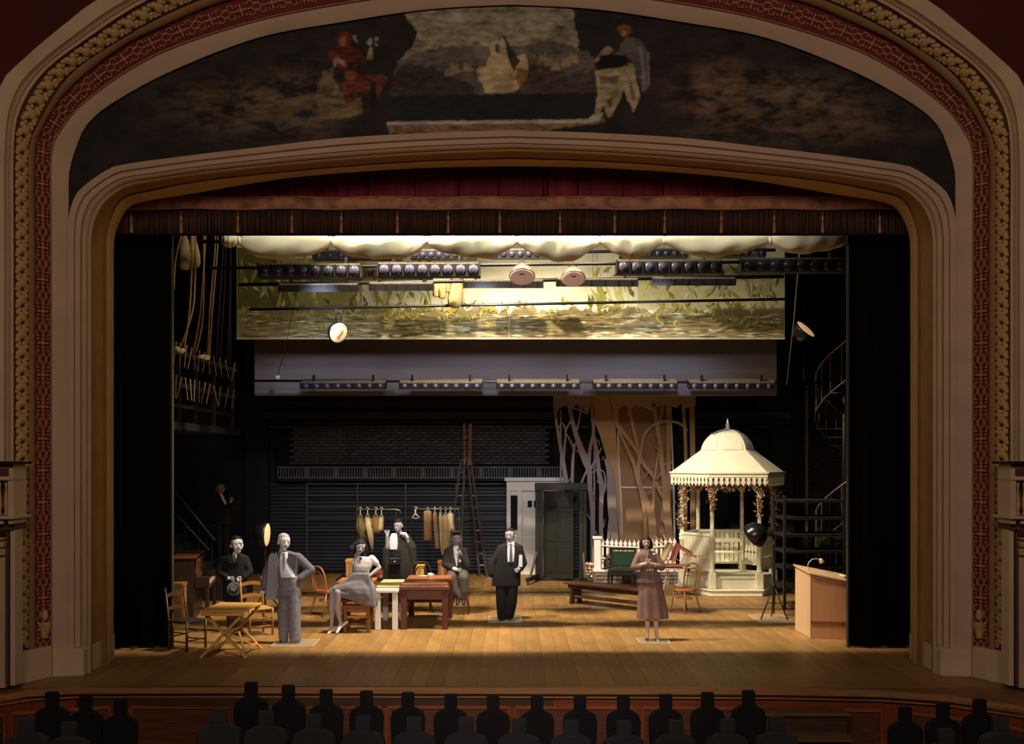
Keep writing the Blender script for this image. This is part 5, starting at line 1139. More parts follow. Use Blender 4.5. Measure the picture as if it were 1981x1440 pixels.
# green leather chair
gp = FLR(1203,1137); t = thing('green_chair', 'dark wooden chair with green leather back and seat before the picket fence', 'chair', gp, math.radians(-14)); B = loc_build(t); GL = M('green_leather', (24,50,36), .35, var=.2, scale=10, spec=.5); DK = M('ebony_wood', (30,22,18), .4, spec=.4)
B('seat_frame', MB().bb(-.30,.30,-.27,.27,.30,.38), DK, bev=.01); B('seat_cushion', MB().bb(-.285,.285,-.26,.24,.38,.44), M('dark_green_leather', (36,48,26), .4, var=.2, spec=.4), bev=.02)
for sx in (-1, 1): B('leg', MB().bar((sx*.27,-.24,0),(sx*.27,-.24,.3),.05), DK); B('back_post', MB().bar((sx*.27,.24,0),(sx*.27,.27,.88),.05,.05,(0,1,0)), DK)
B('top_rail', MB().bb(-.30,.30,.23,.30,.84,.90), DK, bev=.008); B('back_panel', MB().bb(-.25,.25,.235,.275,.47,.82), GL, bev=.015); B('lower_rail', MB().bb(-.28,.28,.24,.28,.44,.48), DK); B('stud_strip', MB().bb(-.25,.25,.225,.235,.81,.825), M('brass_strip', (150,150,104), .4, .5), bev=0)
# white wire cafe table with upturned pink chair
cpos = FLR(1296,1154); t = thing('white_cafe_table', 'white round cafe table left of the pavilion, carrying the upturned chair', 'table', cpos); B = loc_build(t); zt = .62
B('top', MB().lathe([(.26,zt-.02),(.28,zt-.015),(.28,zt),(.01,zt)], 24), WT, 40); B('top_edge', MB().tube([(.28*math.cos(a*PI/12),.28*math.sin(a*PI/12),zt-.01) for a in range(24)], .012, 6, True), WT, True)
for a in range(3): c, s_ = math.cos(a*2.09-.4), math.sin(a*2.09-.4); B('leg', MB().tube([(c*.1,s_*.1,zt-.02),(c*.12,s_*.12,.4),(c*.24,s_*.24,.0)], .012, 6), WT, True); B('scroll', MB().tube([(c*(.14+.05*math.cos(k*.6)),s_*(.14+.05*math.cos(k*.6)),.3+.05*math.sin(k*.6)) for k in range(10)], .008, 5), WT, True)
t = thing('upturned_chair', 'pink and cream upholstered chair lying upturned on the white cafe table', 'chair', cpos+Vector((.02,-.02,zt))); B = loc_build(t); RP = bwood('coral_pink_wood', (190,116,100)); CU = M('cream_upholstery', (236,204,160), .8, var=.08, scale=6)
Rt = Euler((math.radians(15), math.radians(-32), math.radians(12))).to_matrix()
B('seat', MB().box((-.10,0,.34), (.10,.36,.42), Euler((0, math.radians(24), 0)).to_matrix()), CU, bev=.03)
B('seat_rail', MB().bar((.02,-.19,.14),(.16,-.19,.52),.05,.06), RP); B('seat_rail', MB().bar((.02,.19,.14),(.16,.19,.52),.05,.06), RP)
B('leg', MB().bar((.10,-.19,.48),(.50,-.2,.24),.045,.05), RP); B('leg', MB().bar((.12,.19,.50),(.48,.22,.30),.045,.05), RP); B('leg', MB().tube([(.10,-.1,.20),(.2,-.12,.12),(.3,-.12,.32)], .016, 6), M('pale_leg', (222,190,170), .5), True)
B('backrest', MB().box((.12,0,.05), (.56,.36,.04)), RP, bev=.01); B('back_spindle', MB().tube([(-.18,-.12,.50),(-.28,-.13,.62),(-.36,-.14,.68)], .014, 6), CU, True); B('back_spindle', MB().tube([(-.05,.1,.56),(-.12,.1,.62),(-.14,.1,.70)], .014, 6), CU, True)
# lectern
LECT = wood('beech_ply', (206,170,130), 'z', .5, .08, 3); LECD = wood('beech_side', (186,132,88), 'z', .5, .10, 3)
A = FLR(1538,1219); C = FLR(1568,1236); a3 = Vector((A.x, A.y, 0)); c3 = Vector((C.x, C.y, 0)); e3 = c3+Vector((.80,-.12,0)); b3 = a3+(e3-c3)
t = thing('lectern', 'pale wooden lectern with a sloping top at front right', 'lectern', (c3+e3)/2+Vector((0,.3,0)))
def lp(pts, th, nm, mt, bev=.006): MB().prism(pts, th).build(nm, mt, t, bev=bev)
Z = lambda p, z: Vector((p.x,p.y,z))
hA, hC = 1.11, 1.06; hE = .90
lp([Z(a3,0),Z(c3,0),Z(c3,hC),Z(a3,hA)], (e3-c3).normalized()*.025, 'left_panel', LECT)
lp([Z(c3,0),Z(e3,0),Z(e3,hE),Z(c3,hC)], (a3-c3).normalized()*.025, 'front_panel', LECD)
lp([Z(e3,0),Z(b3,0),Z(b3,hE+.05),Z(e3,hE)], (c3-e3).normalized()*.025, 'right_panel', LECT)
u = (c3-a3).normalized()*.03; v = (c3-e3).normalized()*.03
lp([Z(a3-u+v,hA),Z(c3+u+v,hC),Z(e3+u,hE),Z(b3-u,hE+.05)], (0,0,.03), 'desk_top', LECT, .006)
for z in (.24,.275): lp([Z(c3,z)+Vector((0,-.012,0)),Z(e3,z)+Vector((0,-.012,0)),Z(e3,z+.012)+Vector((0,-.012,0)),Z(c3,z+.012)+Vector((0,-.012,0))], (0,.013,0), 'base_line', M('dark_line', (110,64,40), .6), 0)
q = a3.lerp(c3,.35)+Vector((.12,0,hA-.02))
gl = thing('gooseneck_lamp', 'small pale gooseneck reading lamp on the lectern', 'lamp', q); B = loc_build(gl); PL = M('pale_lamp_metal', (206,190,150), .35, .3)
B('base', MB().lathe([(.035,0),(.035,.012),(.012,.02)], 12), PL, True); B('neck', MB().tube([(0,0,.01),(.02,0,.1),(.08,0,.16),(.16,0,.17),(.22,0,.15)], .008, 6), PL, True); B('shade', MB().lathe([(.012,.05),(.03,.03),(.05,-.03),(.045,-.03)], 12, (.24,0,.13), Euler((0,-.5,0)).to_matrix()), PL, True)
o = MB().bb(-.15,.15,-.1,.1,0,.02).build('open_papers', M('paper_cream', (230,214,176), .8), None, origin=None); o.location = a3.lerp(e3,.78)+Vector((.1,.1,.99)); o.rotation_euler = (0,.1,.1); tag(o, 'pale papers lying at the right end of the lectern', 'papers')
# tripod floodlight
tb = FLR(1497,1198); t = thing('tripod_floodlight', 'black floodlight with dome reflector on a tripod before the pavilion', 'stage light', tb); B = loc_build(t); s = tb.y/F
ZT = (1198-1035)*s
B('pole', MB().tube([(0,0,.1),(0,0,ZT)], .016, 8), BLKM, True); B('collar', MB().lathe([(.03,.56),(.035,.58),(.035,.62),(.03,.64)], 10), BLKM, True)
for a in (200, 320, 85): c, s_ = math.cos(math.radians(a)), math.sin(math.radians(a)); B('leg', MB().tube([(0,0,.62),(c*.28,s_*.28,.0)], .013, 6), BLKM, True); B('leg_brace', MB().tube([(0,0,.3),(c*.15,s_*.15,.3)], .008, 6), BLKM, True)
fv = Vector((-.78,-.40,.10)).normalized(); R = (-fv).to_track_quat('Z','Y').to_matrix(); c0 = Vector((-.30,-.02,ZT+.04))
GLOSS = M('gloss_black_metal', (26,24,24), .22, .3, .1, 6, spec=.6)
Rd = Euler((math.radians(24), math.radians(-122), 0)).to_matrix()
B('reflector', MB().lathe([(.235,-.13),(.242,-.12),(.235,-.06),(.20,.04),(.13,.12),(.05,.16),(.02,.165)], 28, c0, Vector((.62,-.48,.62)).to_track_quat('Z','Y').to_matrix()), GLOSS, True)
B('lamp_body', MB().tube([c0+Vector((.06,.04,.0)), (-.06,0,ZT+.02), (.01,0,ZT-.06)], [.09,.06,.035], 12), BLKM, True); B('tilt_clamp', MB().box((0,0,ZT-.02), (.06,.07,.09)), BLKM, bev=.01)
# upright piano in the left wing
t = thing('upright_piano', 'dark brown upright piano in the left wing with its keyboard facing right', 'piano', (-6.02, 20.6, 0), math.radians(10)); B = loc_build(t); PB = wood('piano_brown', (92,54,30), 'y', .35, .25, 4, spec=.5); PD = wood('piano_dark', (44,28,20), 'z', .35, .25, 4, spec=.5)
B('case', MB().bb(-.32,.06,-.72,.72,.0,1.12), PD, bev=.01); B('lid', MB().bb(-.34,.10,-.75,.75,1.12,1.16), PB, bev=.01)
for y in (-.68,.68): B('cheek', MB().bb(.06,.34,y-.04,y+.04,.58,.80), PD, bev=.02); B('leg', MB().bb(.26,.33,y-.035,y+.035,0,.58), PD, bev=.01)
B('music_desk', MB().box((.09,0,.98), (.03,1.2,.24), (0,.12,0)), PB, bev=.01); B('fall_board', MB().box((.10,0,.82), (.03,1.28,.14), (0,-.3,0)), PB); B('key_bed', MB().bb(.06,.33,-.64,.64,.56,.63), PB, bev=.008)
wk = None
for k in range(36):
    y = -.62+k*.0345
    o = B('white_key', MB().bb(.17,.32,y+.001,y+.0335,.63,.66), M('ivory_key', (236,220,186), .35)) if wk is None else inst(wk, (0,k*.0345,0), t)
    if wk is None: wk = o
bk = None
for k in range(35):
    if k % 7 in (2, 6): continue
    y = -.62+(k+1)*.0345; o = B('black_key', MB().bb(.17,.26,-.009,.009,.66,.678), BLKM) if bk is None else inst(bk, (0,0,0), t)
    o.location = (0,y,0)
    if bk is None: bk = o
# cardboard carton at far left behind chair
crate(330,352,1129,1172,19.6,.3,(150,106,56),'tan carton on the floor beside the piano at far left','carton',zb=0.0)
# ================================================================== FIGURES (standing cut-outs of players, modelled in the round)
class Fig:
    """coordinates are picture pixels at the figure's own depth; third value is depth in the same unit, minus = nearer"""
    def __init__(s, label, bx, d, z0=0.0, group=None):
        s.d = d; s.s = d/F; s.bx = bx; s.by = HY+(HC-z0)*F/d; s.skin = []; s.t = thing('person', label, 'person', ((bx-CX)*d/F, d, z0), group=group)
    def q(s, x, y, z=0): return Vector(((x-s.bx)*s.s, z*s.s, (s.by-y)*s.s))
    def cap(s, mb, a, b, ra, rb, flat=1.0, seg=12):
        A, B = s.q(*a), s.q(*b); ra *= s.s; rb *= s.s; t = B-A; L = t.length
        if L < 1e-6: mb.ell(A, (ra, ra*flat, ra), seg, 8); return
        t.normalize(); u = Vector((0,1,0)) if abs(t.y) < .9 else Vector((1,0,0)); e1 = t.cross(u).normalized(); e2 = t.cross(e1); vs = []; rings = []
        for k in range(1, 4): th = PI/2*(1-k/4+.0); rings.append((A-t*ra*math.sin(th), ra*math.cos(th)))
        rings += [(A, ra), (A.lerp(B,.5), (ra+rb)/2), (B, rb)]
        for k in range(1, 4): th = PI/2*k/4; rings.append((B+t*rb*math.sin(th), rb*math.cos(th)))
        for c, r in rings:
            for k in range(seg):
                o = (e1*math.cos(2*PI*k/seg)+e2*math.sin(2*PI*k/seg))*r; o.y *= flat; vs.append(c+o)
        n = len(rings); o = n*seg
        fs = [(i*seg+k, i*seg+(k+1) % seg, (i+1)*seg+(k+1) % seg, (i+1)*seg+k) for i in range(n-1) for k in range(seg)]
        mb.add(vs, fs+[tuple(range(seg-1,-1,-1)), tuple((n-1)*seg+k for k in range(seg))])
    def limb(s, mb, pts, rs, flat=1.0):
        for a, b, ra, rb in zip(pts, pts[1:], rs, rs[1:]): s.cap(mb, a, b, ra, rb, flat)
    def loft(s, mb, rings, n=2.6, seg=28, pleat=0.0, np_=9, ph=0.0):
        vs = []
        for i, (x, y, z, rx, ry) in enumerate(rings):
            f = i/max(1,len(rings)-1); c = s.q(x, y, z)
            for k in range(seg):
                th = 2*PI*k/seg; cx, sx = math.cos(th), math.sin(th); e = 2/n
                m_ = 1+pleat*f*math.sin(np_*th+ph)
                vs.append(c+Vector((math.copysign(abs(cx)**e, cx)*rx*s.s*m_, math.copysign(abs(sx)**e, sx)*ry*s.s*m_, 0)))
        r = len(rings)
        mb.add(vs, [(i*seg+k, i*seg+(k+1) % seg, (i+1)*seg+(k+1) % seg, (i+1)*seg+k) for i in range(r-1) for k in range(seg)]+[tuple(range(seg-1,-1,-1)), tuple((r-1)*seg+k for k in range(seg))])
    def poly(s, mb, pts, z, th=.8): mb.prism([s.q(x, y, z) for x, y in pts], (0, th*s.s, 0))
    def part(s, name, mb, mat, vox=0.0, smooth_it=3, par=None, label=None):
        o = mb.build(name, mat, None, True if vox else 35, world=False); o.parent = par or s.t
        if vox:
            md = o.modifiers.new('Remesh', 'REMESH'); md.mode = 'VOXEL'; md.voxel_size = vox; md.use_smooth_shade = True
            sm = o.modifiers.new('Smooth', 'SMOOTH'); sm.factor = .5; sm.iterations = smooth_it
        if label: o['label'] = label
        return o
    def hand(s, mb, x, y, z, ang, L, curl=.5, side=1, spread=1.0):
        dx, dy = math.cos(ang), math.sin(ang); nx, ny = -dy*side, dx*side
        at_ = lambda u, v, w_=0: (x+dx*u*L+nx*v*L, y+dy*u*L+ny*v*L, z+w_*L)
        s.cap(mb, at_(-.12,0), at_(.06,0), .14*L, .15*L, .8); s.cap(mb, at_(.06,-.06), at_(.38,-.09), .13*L, .12*L, .55); s.cap(mb, at_(.06,.05), at_(.38,.08), .13*L, .12*L, .55)
        for v, ln in ((-.19,.40),(-.065,.48),(.065,.46),(.18,.36)):
            v2 = v*1.25*spread; c = curl
            a = at_(.42,v); b = at_(.42+ln*.5*(1-.25*c), v2, -.12*c); e = at_(.42+ln*(1-.55*c), v2*1.1, -.42*c*ln*1.6)
            s.cap(mb, a, b, .068*L, .062*L, 1, 8); s.cap(mb, b, e, .062*L, .05*L, 1, 8)
        a = at_(.08,.14); b = at_(.30,.30,-.08); e = at_(.48,.33,-.12); s.cap(mb, a, b, .075*L, .065*L, 1, 8); s.cap(mb, b, e, .065*L, .055*L, 1, 8)
    def head(s, x, y, H, yaw=0.0, tilt=0.0, skinmat=None, hairmat=None, hair='short', brow=None, lip=None, eyes=True):
        """x,y head centre; H height crown to chin"""
        cy_, sy_ = math.cos(yaw), math.sin(yaw); ct, st = math.cos(tilt), math.sin(tilt)
        def h(r, u, f):     # right, up, forward in head heights -> figure px
            X, Y_ = r*cy_+f*sy_, u
            X, Y_ = X*ct-Y_*st, X*st+Y_*ct
            return (x+X*H, y-Y_*H, (r*sy_-f*cy_)*H)
        S = s.skin_mb
        s.cap(S, h(0,.14,-.06), h(0,.14,.06), .335*H, .33*H); s.cap(S, h(0,.0,.08), h(0,-.30,.13), .28*H, .175*H); s.cap(S, h(0,-.1,.1), h(0,-.1,.12), .26*H, .25*H)
        s.cap(S, h(0,.04,.36), h(0,-.09,.44), .035*H, .06*H, 1, 8); s.cap(S, h(-.05,-.10,.40), h(.05,-.10,.40), .04*H, .04*H, 1, 8)
        s.cap(S, h(-.16,.07,.285), h(.16,.07,.285), .055*H, .055*H, 1, 8); s.cap(S, h(-.07,-.22,.32), h(.07,-.22,.32), .045*H, .045*H, 1, 8)
        for e in (-1, 1): s.cap(S, h(e*.32,.04,-.02), h(e*.34,-.10,.0), .065*H, .045*H, 1, 8); s.cap(S, h(e*.16,-.0,.24), h(e*.14,-.16,.22), .12*H, .11*H, 1, 8)
        s.cap(S, h(0,-.2,-.04), h(0,-.62,-.08), .17*H, .2*H)
        hb = MB()
        if hair == 'short':
            s.cap(hb, h(0,.22,-.10), h(0,.24,.04), .335*H, .30*H); s.cap(hb, h(0,.0,-.2), h(0,.1,-.18), .27*H, .3*H)
            for e in (-1, 1): s.cap(hb, h(e*.28,.16,.0), h(e*.30,.02,.02), .085*H, .05*H)
        elif hair == 'bob':
            s.cap(hb, h(0,.22,-.10), h(0,.22,.04), .37*H, .33*H)
            for e in (-1, 1): s.limb(hb, [h(e*.26,.18,.0), h(e*.38,-.05,-.02), h(e*.36,-.3,-.02), h(e*.26,-.42,-.06)], [.2*H,.17*H,.17*H,.1*H])
            s.cap(hb, h(0,.0,-.26), h(0,-.3,-.2), .3*H, .24*H)
        elif hair == 'waves':
            s.cap(hb, h(0,.24,-.10), h(-.03,.24,.06), .37*H, .30*H)
            for e, k in ((-1, 1.15), (1, .9)):
                s.limb(hb, [h(e*.26,.2,.0), h(e*.40,.0,-.04), h(e*.44*k,-.22,-.04), h(e*.40*k,-.46,-.02)], [.2*H,.19*H,.2*H*k,.13*H])
                for u in (-.1,-.28,-.44): s.cap(hb, h(e*.46*k,u,.04), h(e*.42*k,u-.05,.08), .12*H, .1*H)
            s.cap(hb, h(0,.0,-.26), h(0,-.34,-.2), .3*H, .26*H)
        elif hair == 'updo':
            s.cap(hb, h(0,.25,-.12), h(0,.27,.05), .35*H, .29*H); s.cap(hb, h(.05,.42,-.06), h(-.1,.42,.04), .2*H, .17*H); s.cap(hb, h(0,.0,-.22), h(0,.1,-.2), .28*H, .3*H)
        elif hair == 'bald':
            s.cap(hb, h(0,.0,-.22), h(0,.12,-.2), .27*H, .27*H)
        s.part('hair', hb, hairmat, .0075, 2)
        if eyes:
            for e in (-1, 1):
                m = MB(); s.cap(m, h(e*.135-.04,.015,.338), h(e*.135+.04,.015,.338), .022*H, .022*H, 1, 8); s.part('eye', m, M('eye_dark', (70,64,66), .4))
                m = MB(); s.cap(m, h(e*.21,.10,.325), h(e*.07,.105,.375), .013*H, .017*H, 1, 8); s.part('eyebrow', m, brow or M('soft_brow', (84,76,78), .7))
            m = MB(); s.cap(m, h(-.10,-.225,.365), h(.10,-.225,.365), .016*H, .016*H, 1, 8); s.part('mouth', m, lip or M('grey_lip', (96,78,80), .5))
        return h
VOX = .0085
G = lambda v, nm=None: M('grey_%d' % v, (v-4, v-4, v+4), .8, var=.10, scale=14)
SKL = M('grey_skin_light', (206,202,210), .6, var=.06); SKM = M('grey_skin_mid', (156,150,158), .6, var=.08); SKD = M('grey_skin_dark', (146,140,146), .6, var=.08)
HAIRD = M('dark_hair', (24,21,22), .7, var=.3, scale=60); HAIRG = M('grey_hair', (170,164,164), .7, var=.2, scale=60)
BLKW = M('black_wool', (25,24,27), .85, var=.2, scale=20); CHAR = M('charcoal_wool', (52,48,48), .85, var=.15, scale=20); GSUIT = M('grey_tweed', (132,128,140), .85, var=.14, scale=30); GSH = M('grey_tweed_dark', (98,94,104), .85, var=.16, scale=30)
SHIRT = M('white_shirt', (214,214,224), .8, var=.05, scale=10); SHOE = M('black_shoe', (20,18,18), .3, spec=.5)
ACRY = M('clear_acrylic', (236,228,210), .08, var=.02, spec=.5)
_nt = ACRY.node_tree; _tr = _nt.nodes.new('ShaderNodeBsdfTransparent'); _mx = _nt.nodes.new('ShaderNodeMixShader'); _mx.inputs[0].default_value = .14
_nt.links.new(_tr.outputs[0], _mx.inputs[1]); _nt.links.new(_nt.nodes['Principled BSDF'].outputs[0], _mx.inputs[2]); _nt.links.new(_mx.outputs[0], _nt.nodes['Material Output'].inputs[0])
def acrylic(fig, x0, x1, y0, y1, lab):
    d0, d1 = DF(y1), DF(y0); p0 = P(x0,y1,d0); p1 = P(x1,y1,d0)
    t = thing('acrylic_base', lab, 'display base', ((p0.x+p1.x)/2, (d0+d1)/2, 0), group='clear bases')
    MB().bb(p0.x, p1.x, d0, d1, .001, .022).build('plate', ACRY, t, bev=.004)
    m = MB()
    for a, b in (((p0.x,d0),(p1.x,d0)),((p1.x,d0),(p1.x,d1)),((p1.x,d1),(p0.x,d1)),((p0.x,d1),(p0.x,d0))): m.bar((a[0],a[1],.021),(b[0],b[1],.021),.008,.006)
    m.build('polished_edge', M('acrylic_edge', (236,220,180), .3), t)
def finish(f, skinmat): return f.part('body', f.skin_mb, skinmat, VOX, 2)
def shoe(f, mb, x, y, dx, L=11, h=4.6):
    f.cap(mb, (x, y-h*.75, 2), (x+dx*L, y-h*.42, -L*.75), h*.72, h*.42, 1.0)
    f.cap(mb, (x, y-h*.5, 2), (x+dx*L*.5, y-h*.4, -L*.4), h*.55, h*.45)

# ---- man holding a hat
f = Fig('man in a black overcoat and glasses holding a felt hat, behind the folding table', 455, DF(1222)); f.skin_mb = S = MB()
f.head(458, 1055, 35, .55, .05, SKL, HAIRD, 'short')
f.loft(S, [(454,1076,2,14,8),(453,1100,2,18,9),(453,1140,2,14,9)]); f.limb(S, [(446,1140,2),(445,1180,1),(446,1216,2)], [8,6,4]); f.limb(S, [(462,1140,2),(462,1180,1),(461,1216,2)], [8,6,4])
f.limb(S, [(434,1086,2),(425,1106,0),(444,1118,-9)], [5,4.5,4]); f.limb(S, [(473,1086,2),(482,1106,0),(471,1118,-9)], [5,4.5,4])
f.hand(S, 446, 1118, -11, .25, 15, .6, -1); f.hand(S, 472, 1118, -11, PI-.25, 15, .6, 1); finish(f, SKL)
c = MB(); f.loft(c, [(456,1070,2,7,5),(455,1073,2,17,8),(453,1078,2,28,10),(453,1090,2,27,12),(453,1110,2,24,12),(453,1130,2,22,12),(454,1158,2,23,12),(454,1164,2,22,11)])
f.limb(c, [(432,1084,2),(424,1106,0),(440,1116,-8)], [8,7.5,6]); f.limb(c, [(475,1084,2),(483,1106,0),(474,1116,-8)], [8,7.5,6]); f.part('overcoat', c, BLKW, VOX)
c = MB(); f.loft(c, [(456,1068,1,5,6),(456,1074,2,6,9.5),(456,1082,2,4,12.3),(456,1087,2,1,12.5)], 4); f.part('shirt_front', c, SHIRT)
c = MB(); f.poly(c, [(454,1074),(458,1074),(459,1082),(456,1088),(454,1082)], -11.8); f.part('tie', c, G(90))
for pts in ([(443,1074),(449,1071),(455,1090),(446,1088)], [(468,1074),(462,1072),(457,1090),(466,1087)]): c = MB(); f.poly(c, pts, -12.2, 1.4); f.part('lapel', c, M('black_lapel', (36,34,37), .7))
c = MB(); f.limb(c, [(446,1158,2),(446,1190,1),(446,1215,2)], [10,8.5,7.5]); f.limb(c, [(462,1158,2),(462,1190,1),(461,1215,2)], [10,8.5,7.5]); f.part('trousers', c, CHAR, VOX)
c = MB(); shoe(f, c, 445, 1222, -.3); f.part('shoe', c, SHOE, VOX); c = MB(); shoe(f, c, 462, 1222, .3); f.part('shoe', c, SHOE, VOX)
for e in (-1, 1): c = MB(); c.tube([f.q(461+e*5+3.6*math.cos(k*PI/6), 1053+3.2*math.sin(k*PI/6), -12.6+abs(e*1.5)) for k in range(12)], .005, 6, True); f.part('glasses', c, SHOE)
ht = thing('felt_hat', 'grey felt hat with dark band held by the man in the black overcoat', 'hat', f.t.location+f.q(457,1138,-16)); s_ = f.s
R = Euler((math.radians(74),math.radians(18),0)).to_matrix(); B = loc_build(ht); FELT = M('grey_felt', (92,86,86), .9, var=.15)
B('brim', MB().lathe([(13.5*s_,0),(14*s_,.004),(13.5*s_,.01),(8*s_,.012),(7.5*s_,0)], 28, (0,0,0), R), FELT, True); B('crown', MB().lathe([(8.2*s_,.0),(7.8*s_,.05),(7*s_,.09),(4*s_,.10),(.01,.085)], 24, (0,0,0), R), FELT, True); B('hat_band', MB().lathe([(8.5*s_,.008),(8.3*s_,.035),(8*s_,.035),(8.2*s_,.008)], 24, (0,0,0), R), M('hat_ribbon', (30,27,27), .5), True)
# ---- man in grey suit
f = Fig('grey-haired man in a loose grey suit, one hand on hip, at front left', 560, DF(1245)); f.skin_mb = S = MB()
f.head(549, 1050, 34, .6, -.1, SKL, HAIRG, 'short')
f.loft(S, [(552,1070,2,16,8),(553,1095,2,17,9),(557,1116,2,14,9),(558,1130,2,16,9)]); f.limb(S, [(550,1130,2),(548,1185,1),(548,1238,3)], [10,7,4.5]); f.limb(S, [(566,1130,2),(569,1185,1),(571,1238,1)], [10,7,4.5])
f.limb(S, [(531,1082,2),(516,1108,3),(511,1138,0)], [6,5,4.5]); f.limb(S, [(574,1082,2),(599,1103,5),(580,1119,-6)], [6,5,4.5])
f.hand(S, 508, 1139, 0, PI*.5+.1, 17, .7, -1); f.hand(S, 580, 1119, -8, PI-.3, 14, .8, 1); finish(f, SKL)
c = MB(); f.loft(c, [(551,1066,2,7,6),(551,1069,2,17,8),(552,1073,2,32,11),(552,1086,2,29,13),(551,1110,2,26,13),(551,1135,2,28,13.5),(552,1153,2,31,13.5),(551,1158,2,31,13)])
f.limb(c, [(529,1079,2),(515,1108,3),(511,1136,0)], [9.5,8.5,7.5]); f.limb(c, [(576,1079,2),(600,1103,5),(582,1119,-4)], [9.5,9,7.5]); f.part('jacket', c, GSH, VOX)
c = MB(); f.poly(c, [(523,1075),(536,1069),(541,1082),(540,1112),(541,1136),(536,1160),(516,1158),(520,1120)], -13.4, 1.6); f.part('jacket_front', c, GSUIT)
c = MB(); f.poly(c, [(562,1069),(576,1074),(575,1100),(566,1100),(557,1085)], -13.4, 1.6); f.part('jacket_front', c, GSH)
c = MB(); f.loft(c, [(551,1068,0,7,10),(551,1080,0,9,13.4),(552,1095,0,10.5,14.2),(556,1108,0,13.5,14.6),(559,1117,0,15,14.4)], 4); f.part('shirt', c, SHIRT, .007)
c = MB(); f.poly(c, [(549,1069),(554,1069),(555,1090),(552,1108),(549,1090)], -15.4, 1); f.part('tie', c, G(150))
c = MB(); f.loft(c, [(559,1115,1,17,14.6),(559,1124,1,19,15),(559,1140,1,20,14.8),(559,1152,1,20,13.5)], 3); f.limb(c, [(551,1148,2),(547,1190,2),(548,1238,3)], [12,11,9]); f.limb(c, [(567,1140,1),(569,1190,0),(571,1236,0)], [14,13,11.5]); f.part('trousers', c, M('grey_trouser', (116,112,122), .85, var=.2, scale=16), VOX)
c = MB(); shoe(f, c, 545, 1245, -.25, 12, 5.5); f.part('shoe', c, SHOE, VOX); c = MB(); shoe(f, c, 570, 1245, .35, 13, 5.5); f.part('shoe', c, SHOE, VOX)
acrylic(f, 524, 605, 1240, 1253, 'clear base plate under the man in the grey suit')
# ---- seated woman
f = Fig('young woman in white blouse and grey skirt leaning back on the stool', 690, DF(1224)); f.skin_mb = S = MB()
f.head(696, 1060, 29, .35, -.28, SKM, HAIRD, 'waves')
f.loft(S, [(702,1081,1,12,6),(701,1095,1,13,7),(699,1108,0,12,7),(698,1120,0,17,9),(700,1140,0,20,12)]); f.limb(S, [(700,1132,0),(672,1136,-6),(648,1142,-12)], [10,9,7]); f.limb(S, [(704,1134,-6),(680,1138,-12),(657,1143,-16)], [10,9,7])
f.limb(S, [(647,1143,-12),(643,1170,-9),(643,1210,-6)], [8,6.5,3.6]); f.limb(S, [(657,1144,-18),(655,1172,-14),(660,1203,-10)], [8,6.5,3.6]); f.limb(S, [(643,1208,-6),(640,1220,-10)], [3.8,3]); f.limb(S, [(661,1203,-10),(656,1218,-14)], [3.8,3])
f.limb(S, [(724,1083,2),(734,1099,0),(714,1115,-11)], [4.8,4.2,3]); f.hand(S, 713, 1116, -12, PI-.25, 12, .5, -1); f.limb(S, [(688,1086,2),(684,1105,4),(690,1122,6)], [4.8,4,3]); f.hand(S, 690, 1123, 6, PI*.5, 11, .5, 1); finish(f, SKM)
c = MB(); f.loft(c, [(700,1077,0,6,5),(703,1079,1,17,8),(704,1086,1,21,10),(702,1096,0,18,10.5),(700,1105,0,15.5,9.5),(699,1110,0,15,9.5)]); f.cap(c, (690,1084,1), (686,1091,1), 7, 6.5); f.cap(c, (719,1082,1), (727,1089,1), 8, 6.5); f.part('blouse', c, M('pale_blouse', (196,188,194), .85, var=.1, scale=12), VOX)
c = MB(); f.loft(c, [(699,1078,-9.2,3,1.2),(699,1082,-10,2.2,1.2)]); f.part('neck_bow', c, HAIRD)
c = MB(); f.loft(c, [(699,1103,0,15.5,10.5),(698,1109,0,15.6,10.8)]); f.part('waistband', c, G(110))
c = MB(); f.loft(c, [(698,1107,0,15.5,10.5),(697,1116,-1,21,13),(693,1126,-3,30,17),(690,1136,-5,37,20),(692,1146,-5,37,20),(700,1156,-4,31,18),(709,1166,-2,22,15),(716,1174,0,13,11)], 2.2, 36, .05, 11); c.prism([f.q(x, y, -19) for x, y in [(686,1108),(715,1108),(724,1140),(729,1174),(702,1166),(674,1154),(646,1146),(644,1136),(668,1123)]], (0, 26*f.s, 0)); f.limb(c, [(700,1130,-6),(674,1136,-11),(654,1140,-13)], [16,14,10], 1.0); f.limb(c, [(700,1146,-8),(684,1148,-12),(664,1146,-16)], [17,13,9], .9); f.part('skirt', c, M('grey_skirt', (112,107,116), .85, var=.16, scale=16), VOX, 12)
for (ax, ay, az), (tx, ty, tz), (hx_, hy_, hz_) in (((643,1214,-6),(638,1223,-15),(648,1219,-3)), ((660,1207,-10),(655,1221,-20),(672,1203,-4))):
    c = MB(); f.limb(c, [(hx_,hy_,hz_),(ax,ay+5,az-2),(tx,ty,tz)], [2.6,3.2,2.6]); f.cap(c, (hx_,hy_+1,hz_), (hx_+1,hy_+4,hz_), 1.3, .8); f.part('shoe', c, M('white_shoe', (214,206,206), .5), .006)
